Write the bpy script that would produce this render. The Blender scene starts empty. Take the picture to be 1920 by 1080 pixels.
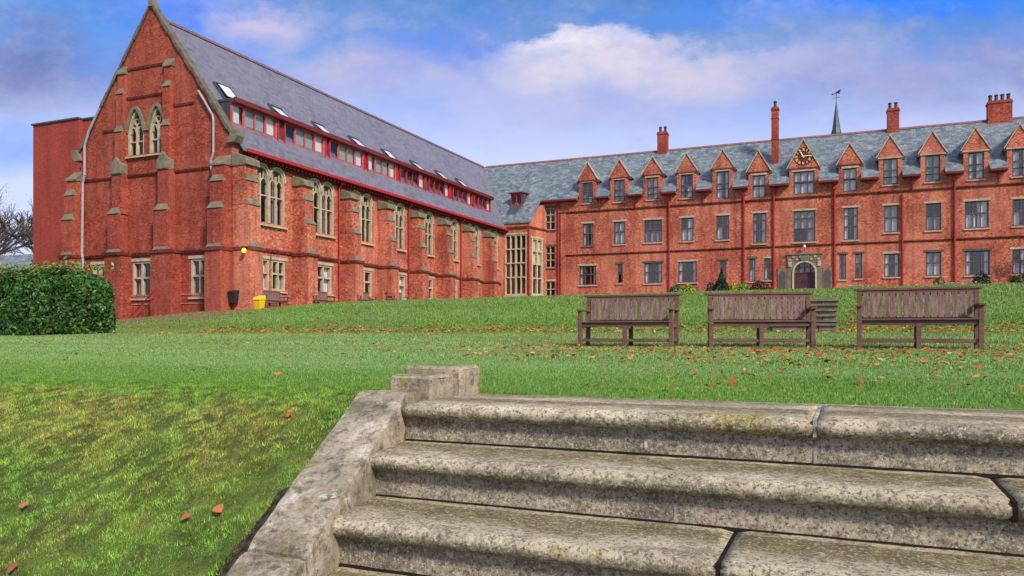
import bpy, math, random
import numpy as np
from mathutils import Vector, Matrix
random.seed(7); rng = np.random.default_rng(11)
SC = bpy.context.scene; COL = SC.collection
R = math.radians

# ------------------------------------------------------------------ helpers
def tag(o, label=None, cat=None, group=None, kind=None):
    if label: o['label'] = label
    if cat: o['category'] = cat
    if group: o['group'] = group
    if kind: o['kind'] = kind
    return o

def thing(name, label, cat, loc=(0, 0, 0), group=None, rz=0):
    o = bpy.data.objects.new(name, None); COL.objects.link(o)
    o.location = loc; o.rotation_euler = (0, 0, rz); o.empty_display_size = .3
    return tag(o, label, cat, group)

class MB:
    """collects faces, then links them as ONE mesh object"""
    def __init__(s): s.v = []; s.f = []; s.mi = []; s.cur = 0
    def poly(s, pts):
        n = len(s.v); s.v += [tuple(p) for p in pts]; s.f.append(tuple(range(n, n + len(pts)))); s.mi.append(s.cur)
    def box(s, x0, x1, y0, y1, z0, z1):
        c = [(x0,y0,z0),(x1,y0,z0),(x1,y1,z0),(x0,y1,z0),(x0,y0,z1),(x1,y0,z1),(x1,y1,z1),(x0,y1,z1)]
        s.hexa(c)
    def hexa(s, c):
        n = len(s.v); s.v += [tuple(p) for p in c]
        for q in ((0,3,2,1),(4,5,6,7),(0,1,5,4),(1,2,6,5),(2,3,7,6),(3,0,4,7)):
            s.f.append(tuple(n + i for i in q)); s.mi.append(s.cur)
    def fbox(s, fr, u0, u1, d0, d1, z0, z1):
        s.hexa([fr(u0,d1,z0), fr(u1,d1,z0), fr(u1,d0,z0), fr(u0,d0,z0), fr(u0,d1,z1), fr(u1,d1,z1), fr(u1,d0,z1), fr(u0,d0,z1)])
    def prism(s, fr, poly, d0, d1):
        """polygon in (u,z) extruded through d"""
        a = [fr(u, d1, z) for u, z in poly]; b = [fr(u, d0, z) for u, z in poly]
        n = len(s.v); k = len(a); s.v += a + b
        s.f.append(tuple(range(n, n + k))); s.mi.append(s.cur)
        s.f.append(tuple(range(n + 2*k - 1, n + k - 1, -1))); s.mi.append(s.cur)
        for i in range(k):
            j = (i + 1) % k; s.f.append((n+i, n+k+i, n+k+j, n+j)); s.mi.append(s.cur)
    def bar(s, fr, pts, w, d0, d1):
        """rectangular bar following a polyline in (u,z)"""
        P = [Vector(p) for p in pts]; L = []; Rr = []
        for i, p in enumerate(P):
            t = (P[min(i+1, len(P)-1)] - P[max(i-1, 0)]).normalized(); nrm = Vector((-t.y, t.x)) * (w / 2)
            L.append(p + nrm); Rr.append(p - nrm)
        n = len(s.v)
        for a, b in zip(L, Rr):
            s.v += [fr(a.x,d1,a.y), fr(b.x,d1,b.y), fr(b.x,d0,b.y), fr(a.x,d0,a.y)]
        for i in range(len(P)-1):
            o = n + 4*i
            for k in range(4):
                j = (k+1) % 4; s.f.append((o+k, o+j, o+4+j, o+4+k)); s.mi.append(s.cur)
        s.f.append((n, n+3, n+2, n+1)); s.mi.append(s.cur)
        o = n + 4*(len(P)-1); s.f.append((o, o+1, o+2, o+3)); s.mi.append(s.cur)
    def tube(s, p0, p1, r0, r1=None, n=8, caps=True):
        r1 = r0 if r1 is None else r1
        p0 = Vector(p0); p1 = Vector(p1); d = (p1 - p0)
        if d.length < 1e-6: return
        d.normalize(); a = d.orthogonal().normalized(); b = d.cross(a)
        k = len(s.v)
        for p, r in ((p0, r0), (p1, r1)):
            for i in range(n):
                t = 2*math.pi*i/n; s.v.append(tuple(p + a*(r*math.cos(t)) + b*(r*math.sin(t))))
        for i in range(n):
            j = (i+1) % n; s.f.append((k+i, k+j, k+n+j, k+n+i)); s.mi.append(s.cur)
        if caps:
            s.f.append(tuple(range(k+n-1, k-1, -1))); s.mi.append(s.cur)
            s.f.append(tuple(range(k+n, k+2*n))); s.mi.append(s.cur)
    def lathe(s, cx, cy, prof, n=12):
        k = len(s.v)
        for r, z in prof:
            for i in range(n):
                t = 2*math.pi*i/n; s.v.append((cx + r*math.cos(t), cy + r*math.sin(t), z))
        for q in range(len(prof)-1):
            for i in range(n):
                j = (i+1) % n; s.f.append((k+q*n+i, k+q*n+j, k+(q+1)*n+j, k+(q+1)*n+i)); s.mi.append(s.cur)
        s.f.append(tuple(range(k+n-1, k-1, -1))); s.mi.append(s.cur)
        s.f.append(tuple(range(k+(len(prof)-1)*n, k+len(prof)*n))); s.mi.append(s.cur)
    def build(s, name, mat, parent=None, bevel=0, smooth=False, off=None):
        if not s.v: return None
        o0 = Vector((0, 0, 0))
        if off is not None: o0 = Vector(off)
        elif parent is not None:
            p = parent
            while p: o0 = o0 + p.location; p = p.parent
        me = bpy.data.meshes.new(name)
        me.from_pydata([(x-o0.x, y-o0.y, z-o0.z) for x, y, z in s.v], [], s.f)
        for m in (mat if isinstance(mat, (list, tuple)) else [mat]): me.materials.append(m)
        me.polygons.foreach_set('material_index', s.mi)
        if smooth: me.polygons.foreach_set('use_smooth', [True]*len(s.f))
        me.update()
        o = bpy.data.objects.new(name, me); COL.objects.link(o)
        if parent is not None: o.parent = parent
        if bevel:
            b = o.modifiers.new('bevel', 'BEVEL'); b.width = bevel; b.segments = 2; b.limit_method = 'ANGLE'; b.angle_limit = R(35)
        return o

def front(Y0): return lambda u, d, z: (u, Y0 - d, z)       # faces -Y
def side(X0): return lambda u, d, z: (X0 + d, u, z)        # faces +X

def wall_face(mb, fr, u0, u1, z0, z1, holes=(), reveal=.3, clip=()):
    us = sorted({u0, u1, *[h[0] for h in holes], *[h[1] for h in holes]}); us = [u for u in us if u0 <= u <= u1]
    zs = sorted({z0, z1, *[h[2] for h in holes], *[h[3] for h in holes]}); zs = [z for z in zs if z0 <= z <= z1]
    for i in range(len(us)-1):
        for j in range(len(zs)-1):
            cu = (us[i]+us[i+1])/2; cz = (zs[j]+zs[j+1])/2
            if any(h[0] < cu < h[1] and h[2] < cz < h[3] for h in holes): continue
            P = [(us[i],zs[j]),(us[i+1],zs[j]),(us[i+1],zs[j+1]),(us[i],zs[j+1])]
            for (A, B, Cc) in clip:      # keep A*u+B*z<=C
                Q = []
                for k in range(len(P)):
                    p, q = P[k], P[(k+1) % len(P)]
                    fp = A*p[0]+B*p[1]-Cc; fq = A*q[0]+B*q[1]-Cc
                    if fp <= 0: Q.append(p)
                    if fp*fq < 0:
                        t = fp/(fp-fq); Q.append((p[0]+t*(q[0]-p[0]), p[1]+t*(q[1]-p[1])))
                P = Q
                if len(P) < 3: break
            if len(P) >= 3: mb.poly([fr(u, 0, z) for u, z in P])
    for a, b, c, d in holes:
        mb.poly([fr(a,0,c), fr(a,0,d), fr(a,-reveal,d), fr(a,-reveal,c)])
        mb.poly([fr(b,0,c), fr(b,-reveal,c), fr(b,-reveal,d), fr(b,0,d)])
        mb.poly([fr(a,0,d), fr(b,0,d), fr(b,-reveal,d), fr(a,-reveal,d)])
        mb.poly([fr(a,0,c), fr(a,-reveal,c), fr(b,-reveal,c), fr(b,0,c)])

# ------------------------------------------------------------------ materials
class NT:
    def __init__(s, name):
        s.m = bpy.data.materials.new(name); s.m.use_nodes = True
        s.t = s.m.node_tree; s.b = s.t.nodes['Principled BSDF']; s.out = s.t.nodes['Material Output']
    def n(s, typ, **kw):
        nd = s.t.nodes.new(typ)
        for k, v in kw.items():
            if k.startswith('i_'): nd.inputs[k[2:].replace('_', ' ')].default_value = v
            else: setattr(nd, k, v)
        return nd
    def l(s, a, b): s.t.links.new(a, b)
    def coord(s): return s.n('ShaderNodeTexCoord').outputs['Object']
    def noise(s, scale, detail=4, rough=.6, vec=None, stretch=None):
        nd = s.n('ShaderNodeTexNoise', i_Scale=scale, i_Detail=detail, i_Roughness=rough)
        v = vec if vec is not None else s.coord()
        if stretch:
            mp = s.n('ShaderNodeMapping'); mp.inputs['Scale'].default_value = stretch; s.l(v, mp.inputs[0]); v = mp.outputs[0]
        s.l(v, nd.inputs['Vector']); return nd.outputs['Fac']
    def ramp(s, fac, stops, interp='LINEAR'):
        r = s.n('ShaderNodeValToRGB'); s.l(fac, r.inputs[0]); e = r.color_ramp.elements; r.color_ramp.interpolation = interp
        while len(e) < len(stops): e.new(.5)
        for el, (p, c) in zip(e, stops):
            el.position = p; el.color = (*c, 1) if not isinstance(c, (int, float)) else (c, c, c, 1)
        return r.outputs[0]
    def mix(s, fac, a, b, mode='MIX'):
        m = s.n('ShaderNodeMix', data_type='RGBA', blend_type=mode)
        for x, i in ((fac, 0), (a, 6), (b, 7)):
            if hasattr(x, 'links'): s.l(x, m.inputs[i])
            elif isinstance(x, (int, float)): m.inputs[i].default_value = x
            else: m.inputs[i].default_value = (*x, 1)
        return m.outputs[2]
    def math(s, op, a, b=0.0, c=None):
        m = s.n('ShaderNodeMath', operation=op)
        for i, x in enumerate((a, b) if c is None else (a, b, c)):
            if hasattr(x, 'links'): s.l(x, m.inputs[i])
            else: m.inputs[i].default_value = x
        return m.outputs[0]
    def bump(s, h, strength=.3, dist=.02):
        b = s.n('ShaderNodeBump', i_Strength=strength, i_Distance=dist); s.l(h, b.inputs['Height']); s.l(b.outputs[0], s.b.inputs['Normal'])
    def fin(s, col, rough=.8, spec=.3):
        if hasattr(col, 'links'): s.l(col, s.b.inputs['Base Color'])
        else: s.b.inputs['Base Color'].default_value = (*col, 1)
        if hasattr(rough, 'links'): s.l(rough, s.b.inputs['Roughness'])
        else: s.b.inputs['Roughness'].default_value = rough
        s.b.inputs['Specular IOR Level'].default_value = spec
        return s.m

def wallvec(t):
    sp = t.n('ShaderNodeSeparateXYZ'); t.l(t.coord(), sp.inputs[0])
    cb = t.n('ShaderNodeCombineXYZ'); t.l(t.math('ADD', sp.outputs[0], sp.outputs[1]), cb.inputs[0]); t.l(sp.outputs[2], cb.inputs[1])
    return cb.outputs[0], sp

def brick_mat(name, c1, c2, mortar, pale, dark, var=1.0):
    t = NT(name); v, sp = wallvec(t)
    bt = t.n('ShaderNodeTexBrick', i_Scale=1.0)
    bt.inputs['Color1'].default_value = (*c1, 1); bt.inputs['Color2'].default_value = (*c2, 1); bt.inputs['Mortar'].default_value = (*mortar, 1)
    bt.inputs['Mortar Size'].default_value = .010; bt.inputs['Brick Width'].default_value = .23; bt.inputs['Row Height'].default_value = .076
    bt.inputs['Bias'].default_value = -.1; bt.inputs['Mortar Smooth'].default_value = .2
    t.l(v, bt.inputs['Vector'])
    col = bt.outputs['Color']
    # single pale and burnt bricks
    sn = t.n('ShaderNodeVectorMath', operation='SNAP'); sn.inputs[1].default_value = (.115, .076, 1); t.l(v, sn.inputs[0])
    wn = t.n('ShaderNodeTexWhiteNoise', noise_dimensions='2D'); t.l(sn.outputs[0], wn.inputs['Vector'])
    col = t.mix(t.ramp(wn.outputs['Value'], [(.66, 0), (.97, .75*var)]), col, pale)
    col = t.mix(t.ramp(wn.outputs['Value'], [(.04, .75*var), (.30, 0)]), col, dark)
    n1 = t.noise(5.0, 5, .8)
    col = t.mix(t.ramp(n1, [(.50, 0), (.66, .30*var)]), col, pale)
    n2 = t.noise(4.3, 6, .8, stretch=(1.1, 1.1, .9))
    col = t.mix(t.ramp(n2, [(.51, 0), (.68, .34*var)]), col, dark)
    n3 = t.noise(.45, 5, .65)
    col = t.mix(t.ramp(n3, [(.42, 0), (.60, .50*var)]), col, dark)
    n5 = t.noise(.30, 4, .6, stretch=(1, 1, .6))
    col = t.mix(t.ramp(n5, [(.46, 0), (.62, .38*var)]), col, pale)
    n4 = t.noise(1.6, 5, .65, stretch=(1.6, 1.6, .16))     # rain streaks
    col = t.mix(t.ramp(n4, [(.48, 0), (.68, .5*var)]), col, (dark[0]*.7, dark[1]*.8, dark[2]*.9))
    t.bump(bt.outputs['Fac'], .35, -.01)
    return t.fin(col, .88, .2)

def stone_mat(name, base, dark, moss, mossamt=.5, sc=3.0):
    t = NT(name)
    col = t.mix(t.ramp(t.noise(sc, 6, .7), [(.35, 0), (.7, 1)]), base, dark)
    col = t.mix(t.ramp(t.noise(sc*.6, 5, .7, stretch=(1, 1, .7)), [(.5, 0), (.68, mossamt)]), col, moss)
    col = t.mix(t.ramp(t.noise(sc*9, 2, .5), [(.6, 0), (.75, .5)]), col, (dark[0]*.5, dark[1]*.5, dark[2]*.5))
    t.bump(t.noise(sc*7, 5, .7), .5, .01)
    return t.fin(col, .9, .2)

def plain(name, c, rough=.6, spec=.4, n=.15, sc=6):
    t = NT(name)
    col = t.mix(t.ramp(t.noise(sc, 5, .6), [(.35, 0), (.7, 1)]), tuple(x*(1-n) for x in c), tuple(min(1, x*(1+n)) for x in c))
    return t.fin(col, rough, spec)

def slate_mat(name, axis, c1, c2, lich, amt, dark):
    t = NT(name); sp = t.n('ShaderNodeSeparateXYZ'); t.l(t.coord(), sp.inputs[0])
    cb = t.n('ShaderNodeCombineXYZ'); t.l(sp.outputs[0 if axis == 'x' else 1], cb.inputs[0])
    t.l(t.math('MULTIPLY', sp.outputs[2], 1.35), cb.inputs[1])
    bt = t.n('ShaderNodeTexBrick', i_Scale=1.0)
    bt.inputs['Color1'].default_value = (*c1, 1); bt.inputs['Color2'].default_value = (*c2, 1); bt.inputs['Mortar'].default_value = (*dark, 1)
    bt.inputs['Mortar Size'].default_value = .012; bt.inputs['Brick Width'].default_value = .34; bt.inputs['Row Height'].default_value = .24
    bt.inputs['Mortar Smooth'].default_value = .6; t.l(cb.outputs[0], bt.inputs['Vector'])
    col = bt.outputs['Color']
    # patches of paler and darker slates, course-aligned
    sn = t.n('ShaderNodeVectorMath', operation='SNAP'); sn.inputs[1].default_value = (.34, .24, 1); t.l(cb.outputs[0], sn.inputs[0])
    wn = t.n('ShaderNodeTexWhiteNoise', noise_dimensions='2D'); t.l(sn.outputs[0], wn.inputs['Vector'])
    col = t.mix(t.ramp(wn.outputs['Value'], [(.55, 0), (1, .35*amt+.12)]), col, lich)
    col = t.mix(t.ramp(wn.outputs['Value'], [(.0, .55), (.3, 0)]), col, dark)
    nz = t.noise(3.2, 8, .85)
    col = t.mix(t.ramp(nz, [(.52, 0), (.62, amt)]), col, lich)
    nz2 = t.noise(2.6, 5, .7)
    col = t.mix(t.ramp(nz2, [(.55, 0), (.68, .6*amt)]), col, dark)
    nz3 = t.noise(.5, 4, .6)
    col = t.mix(t.ramp(nz3, [(.4, 0), (.75, .35)]), col, (c1[0]*1.35, c1[1]*1.4, c1[2]*1.3))
    t.bump(bt.outputs['Fac'], .5, -.02)
    return t.fin(col, .55, .5)

M = {}
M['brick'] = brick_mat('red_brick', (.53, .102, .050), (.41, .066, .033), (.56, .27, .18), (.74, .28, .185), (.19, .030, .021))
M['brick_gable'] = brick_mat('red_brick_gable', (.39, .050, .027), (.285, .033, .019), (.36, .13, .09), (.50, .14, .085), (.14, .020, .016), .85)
M['brick_annex'] = brick_mat('plain_red_brick', (.36, .048, .034), (.30, .036, .028), (.34, .09, .07), (.42, .085, .06), (.20, .026, .024), .5)
M['brick_pink'] = brick_mat('pale_brick_band', (.50, .16, .11), (.42, .11, .08), (.5, .3, .24), (.6, .32, .26), (.3, .07, .05))
M['moulded'] = brick_mat('dark_moulded_brick', (.20, .030, .022), (.14, .020, .018), (.12, .04, .03), (.30, .08, .06), (.06, .014, .012))
M['weathered'] = stone_mat('weathered_stone', (.26, .21, .15), (.115, .095, .075), (.13, .155, .10), .6, 3)
M['buff'] = stone_mat('buff_window_stone', (.58, .48, .34), (.34, .28, .19), (.30, .31, .19), .45, 3.2)
M['cope'] = stone_mat('pale_coping', (.56, .44, .35), (.34, .24, .17), (.25, .22, .14), .4, 3)
M['greystone'] = stone_mat('grey_mullion_stone', (.13, .105, .10), (.07, .055, .055), (.12, .12, .09), .3, 3)
M['slateL'] = slate_mat('purple_grey_slate', 'y', (.160, .152, .20), (.128, .122, .168), (.27, .26, .32), .30, (.078, .075, .11))
M['slateR'] = slate_mat('mottled_lichen_slate', 'x', (.130, .165, .200), (.095, .120, .155), (.42, .45, .42), .55, (.040, .052, .065))
M['redpaint'] = plain('red_paint', (.42, .022, .028), .45, .4, .2)
M['redpaint_dark'] = plain('dark_red_paint', (.17, .016, .018), .5, .4, .3)
M['pinkpaint'] = plain('faded_red_paint', (.52, .10, .09), .5, .4, .25)
M['pipe_red'] = plain('red_downpipe_paint', (.36, .020, .022), .45, .4, .25)
M['pipe_white'] = plain('pale_pipe_paint', (.34, .33, .38), .45, .4, .15)
M['lead'] = plain('lead_cheek', (.055, .065, .08), .5, .4, .2)
M['darkwood'] = plain('dark_door_wood', (.075, .028, .030), .5, .4, .3, 12)
M['curtain'] = plain('pale_curtain', (.72, .70, .70), .9, .1, .12, 3)
M['curtain2'] = plain('cream_curtain', (.70, .60, .40), .9, .1, .15, 3)
M['curtain3'] = plain('mauve_curtain', (.34, .26, .32), .9, .1, .2, 3)
M['blind'] = plain('grey_green_blind', (.34, .37, .33), .9, .1, .1, 3)
M['gold'] = plain('gilded_metal', (.85, .62, .22), .35, .6, .05); M['gold'].node_tree.nodes['Principled BSDF'].inputs['Metallic'].default_value = .2
M['gold_pale'] = plain('pale_gilded_hand', (.92, .82, .58), .35, .6, .05)
M['blackmetal'] = plain('black_metal', (.015, .015, .018), .5, .4)
M['blackplastic'] = plain('black_plastic', (.02, .022, .03), .4, .5)
M['yellowplastic'] = plain('yellow_plastic', (.80, .50, .01), .4, .5, .06)
M['pot'] = plain('sooty_clay_pot', (.10, .06, .05), .8, .2, .4)
M['ridge'] = plain('red_ridge_tile', (.26, .11, .10), .8, .2, .3)
M['whitepaint'] = plain('white_paint', (.75, .75, .72), .5, .4, .05)
M['tarmac'] = plain('gravelly_path', (.19, .15, .115), .95, .1, .3, 30)
M['rendered'] = plain('pale_cottage_wall', (.35, .3, .26), .9, .1, .2)

def glass_mat(name, tint, fac):
    t = NT(name); tr = t.n('ShaderNodeBsdfTransparent'); tr.inputs[0].default_value = (*tint, 1)
    gl = t.n('ShaderNodeBsdfGlossy'); gl.inputs['Roughness'].default_value = .04; gl.inputs[0].default_value = (1, .93, .88, 1)
    lw = t.n('ShaderNodeLayerWeight', i_Blend=.5); fz = t.math('POWER', lw.outputs['Facing'], 4.0)
    b = t.n('ShaderNodeBump', i_Strength=.06, i_Distance=.05); t.l(t.noise(1.2, 2), b.inputs['Height']); t.l(b.outputs[0], gl.inputs['Normal'])
    f = t.math('MINIMUM', t.math('ADD', t.math('MULTIPLY', fz, .8), fac), 1.0)
    mx = t.n('ShaderNodeMixShader'); t.l(f, mx.inputs[0]); t.l(tr.outputs[0], mx.inputs[1]); t.l(gl.outputs[0], mx.inputs[2])
    t.l(mx.outputs[0], t.out.inputs[0]); return t.m
M['glass'] = glass_mat('window_glass', (.88, .88, .92), .06)
M['glass_day'] = glass_mat('lighter_window_glass', (.94, .92, .95), .10)
t = NT('roof_window_glass'); M['skyglass'] = t.fin((.62, .68, .74), .12, .8)  # pale base colour stands in for sky reflected in the panes
t = NT('black_glazing'); M['darkglass'] = t.fin((.012, .012, .016), .08, .6)

# lamp
t = NT('lit_lamp_glass'); t.b.inputs['Emission Color'].default_value = (1, .62, .06, 1); t.b.inputs['Emission Strength'].default_value = 1.1
M['lampglow'] = t.fin((.9, .6, .1), .4)
t = NT('lit_blind_surface'); t.b.inputs['Emission Color'].default_value = (1, .80, .38, 1); t.b.inputs['Emission Strength'].default_value = .7
M['lit'] = t.fin((.8, .7, .4), .8)
# bench wood
t = NT('weathered_bench_wood'); c = t.mix(t.ramp(t.noise(9, 5, .7, stretch=(.6, 3, 3)), [(.3, 0), (.72, 1)]), (.105, .046, .036), (.20, .105, .085))
c = t.mix(t.ramp(t.noise(2.2, 4, .6), [(.5, 0), (.72, .5)]), c, (.19, .145, .10)); M['benchwood'] = t.fin(c, .75, .25)
t = NT('bench_slat_wood'); c = t.mix(t.ramp(t.noise(7, 4, .8, stretch=(1.6, 1.6, .25)), [(.36, 0), (.64, 1)]), (.12, .058, .05), (.33, .21, .185))
c = t.mix(t.ramp(t.noise(16, 5, .8, stretch=(4, 4, .4)), [(.45, 0), (.66, .6)]), c, (.07, .04, .035))
c = t.mix(t.ramp(t.noise(1.6, 4, .6), [(.45, 0), (.66, .6)]), c, (.215, .165, .105)); M['benchslat'] = t.fin(c, .78, .25)
# step stone
def step_stone(name, tread):
    t = NT(name)
    base = t.mix(t.ramp(t.noise(3.0, 7, .7), [(.36, 0), (.64, 1)]), (.40, .335, .235), (.76, .65, .46))
    base = t.mix(t.ramp(t.noise(6.5, 7, .75, stretch=(.6, 1.2, 1)), [(.49, 0), (.60, .65)]), base, (.20, .17, .125))
    if tread:   # damp algae lies at the back of each tread, away from the worn nosing
        sp = t.n('ShaderNodeSeparateXYZ'); t.l(t.coord(), sp.inputs[0])
        yy = t.math('FRACT', t.math('DIVIDE', t.math('SUBTRACT', sp.outputs[1], .55-3.0), .30))      # 0 at the nosing, 1 at the riser behind
        ge = t.n('ShaderNodeNewGeometry'); sn = t.n('ShaderNodeSeparateXYZ'); t.l(ge.outputs['Normal'], sn.inputs[0])
        up = t.ramp(sn.outputs[2], [(.75, 0), (.97, 1)])
        yn = t.math('ADD', yy, t.math('MULTIPLY', t.math('SUBTRACT', t.noise(5, 6, .8), .5), 1.1))
        back = t.math('MULTIPLY', t.ramp(yn, [(.30, 0), (.62, .85)]), up)
        base = t.mix(back, base, t.mix(t.ramp(t.noise(18, 5, .8), [(.42, 0), (.60, 1)]), (.115, .095, .035), (.31, .25, .10)))
        base = t.mix(t.ramp(t.noise(1.6, 6, .75, stretch=(.8, 1, 1.4)), [(.575, 0), (.65, .85)]), base, (.33, .27, .035))
        lowr = t.ramp(sn.outputs[2], [(.0, .75), (.42, 0)])
        base = t.mix(t.math('MULTIPLY', lowr, t.ramp(t.noise(8, 6, .8), [(.38, 0), (.58, 1)])), base, (.10, .095, .045))
    else:
        base = t.mix(.35, base, (.27, .24, .19))
        base = t.mix(t.ramp(t.noise(3.4, 7, .8, stretch=(1.3, 1, .8)), [(.50, 0), (.62, .55)]), base, (.085, .075, .062))
    vo = t.n('ShaderNodeTexVoronoi', i_Scale=85.0); t.l(t.coord(), vo.inputs['Vector'])
    base = t.mix(t.ramp(vo.outputs['Distance'], [(.12, .85), (.30, 0)]), base, (.72, .67, .55) if not tread else (.60, .53, .39))
    vo2 = t.n('ShaderNodeTexVoronoi', i_Scale=58.0); t.l(t.coord(), vo2.inputs['Vector'])
    base = t.mix(t.ramp(vo2.outputs['Distance'], [(.10, .85), (.28, 0)]), base, (.07, .06, .045))
    base = t.mix(t.ramp(t.noise(75, 4, .85), [(.51, 0), (.60, .85)]), base, (.10, .085, .065))
    base = t.mix(t.ramp(t.noise(26, 5, .85), [(.53, 0), (.61, .6)]), base, (.13, .11, .085))
    base = t.mix(t.ramp(t.noise(62, 4, .85), [(.55, 0), (.63, .75)]), base, (.74, .67, .53))
    base = t.mix(t.ramp(t.noise(9, 3, .5), [(.70, 0), (.735, .85)]), base, (.09, .08, .07))
    t.bump(t.math('ADD', t.noise(80, 6, .85), t.math('MULTIPLY', t.noise(17, 5, .8), 1.0)), 1.0, .007)
    return t.fin(base, .94, .12)
M['tread'] = step_stone('mossy_step_stone', True)
M['riser'] = step_stone('pitted_riser_stone', False)
t = NT('lichened_parapet_stone')
c = t.mix(t.ramp(t.noise(4.5, 8, .75), [(.36, 0), (.62, 1)]), (.25, .205, .155), (.62, .52, .39))
c = t.mix(t.ramp(t.noise(7, 7, .75), [(.50, 0), (.60, .75)]), c, (.17, .17, .07))
c = t.mix(t.ramp(t.noise(16, 6, .8), [(.50, 0), (.62, .75)]), c, (.085, .07, .055))
c = t.mix(t.ramp(t.noise(9, 6, .8), [(.585, 0), (.63, .9)]), c, (.66, .64, .58))
c = t.mix(t.ramp(t.noise(70, 4, .85), [(.55, 0), (.66, .75)]), c, (.05, .045, .035))
c = t.mix(t.ramp(t.noise(55, 4, .85), [(.60, 0), (.70, .6)]), c, (.60, .56, .48))
t.bump(t.math('ADD', t.noise(60, 6, .85), t.math('MULTIPLY', t.noise(13, 5, .8), 1.5)), .9, .008); M['parapet'] = t.fin(c, .92, .15)
t = NT('yellow_lichen_block')
c = t.mix(t.ramp(t.noise(4.5, 6, .7), [(.33, 0), (.68, 1)]), (.28, .23, .16), (.58, .48, .34))
c = t.mix(t.ramp(t.noise(5, 5, .7), [(.5, 0), (.60, .8)]), c, (.36, .31, .06))
c = t.mix(t.ramp(t.noise(14, 6, .8), [(.50, 0), (.62, .7)]), c, (.10, .085, .065))
c = t.mix(t.ramp(t.noise(60, 4, .85), [(.53, 0), (.65, .85)]), c, (.06, .05, .045))
t.bump(t.noise(45, 6, .85), 1.0, .01); M['block'] = t.fin(c, .92, .15)
t = NT('joint_mortar'); M['mortar'] = t.fin(t.mix(t.ramp(t.noise(30, 4), [(.35, 0), (.65, 1)]), (.10, .085, .07), (.55, .5, .42)), .95, .1)
M['crack'] = plain('dark_joint_fill', (.02, .016, .012), .95, .05)

# attribute coloured stuff (each blade / leaf carries its own colour)
def attr_mat(name, rough=.6, trans=.25, spec=.3):
    t = NT(name); a = t.n('ShaderNodeAttribute', attribute_name='tint')
    t.l(a.outputs['Color'], t.b.inputs['Base Color']); t.b.inputs['Roughness'].default_value = rough
    t.b.inputs['Specular IOR Level'].default_value = spec
    if trans:
        tl = t.n('ShaderNodeBsdfTranslucent'); t.l(a.outputs['Color'], tl.inputs[0])
        mx = t.n('ShaderNodeMixShader'); mx.inputs[0].default_value = trans
        t.l(t.b.outputs[0], mx.inputs[1]); t.l(tl.outputs[0], mx.inputs[2]); t.l(mx.outputs[0], t.out.inputs[0])
    return t.m
M['grass'] = attr_mat('grass_blades', .65, .3, .2)
M['leafcard'] = attr_mat('leaf_surface', .42, .2, .4)
M['litter'] = attr_mat('fallen_leaf', .7, .15, .2)
def bark_mat():
    t = NT('tree_bark'); return t.fin(t.mix(t.ramp(t.noise(6, 5), [(.35, 0), (.65, 1)]), (.05, .04, .045), (.12, .095, .09)), .9, .1)
M['bark'] = bark_mat()

# ------------------------------------------------------------------ numpy noise
_g = rng.random((256, 256))
def vnoise(x, y, s):
    x = np.asarray(x)*s; y = np.asarray(y)*s
    xi = np.floor(x).astype(int); yi = np.floor(y).astype(int); fx = x-xi; fy = y-yi
    fx = fx*fx*(3-2*fx); fy = fy*fy*(3-2*fy)
    g = lambda i, j: _g[i % 256, j % 256]
    return (g(xi,yi)*(1-fx)+g(xi+1,yi)*fx)*(1-fy)+(g(xi,yi+1)*(1-fx)+g(xi+1,yi+1)*fx)*fy
def fbm(x, y, s, o=4):
    r = 0; a = .5; n = 0
    for k in range(o): r = r + a*vnoise(np.asarray(x)+17.3*k, np.asarray(y)+9.1*k, s*2**k); n += a; a *= .5
    return r/n

# ------------------------------------------------------------------ terrain
A_T = [-200, -60, -40, -36, -34.6, -31.5, -28.5, -25, -21, -10, 5, 30, 120]
H_T = [-.3, -.1, .1, .28, .40, .82, 1.10, 1.18, 1.44, 1.53, 1.62, 1.8, 2.0]
F_T = [-.3, -.1, .1, .28, .40, .9, 1.6, 2.85, 3.15, 3.22, 3.25, 3.4, 3.6]
def ground(a, b):
    a = np.asarray(a, float); b = np.asarray(b, float)
    h30 = np.interp(a, A_T, H_T); h64 = np.interp(a, A_T, F_T)
    lawn = np.interp(b, [2.75, 3.1, 6, 13.6, 18, 21.5], [-.275, -.262, -.25, -.218, -.09, .05])
    t = np.clip((b-21.5)/8.5, 0, 1); g = np.interp(t, [0, .12, .3, .55, .8, 1], [0, .07, .33, .70, .93, 1])
    up = lawn + (h30-.05)*g
    far = h30 + (h64-h30)*np.clip((b-30)/33, 0, 1)
    z = np.where(b < 30, up, far)
    bank = -.275 - .47*(2.75-b)
    k_ = .045; sm = -k_*np.logaddexp(-z/k_, -np.maximum(bank, -1.66)/k_)
    z = np.where(b < 3.4, np.maximum(sm, -1.70), z)
    return z
def gz(a, b):
    return float(ground(a, b) + bumps(a, b))
def bumps(a, b):
    w = np.clip((12-np.asarray(b))/9, .12, 1)
    return (fbm(a, b, 1.1, 4)-.5)*.07*w

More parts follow.
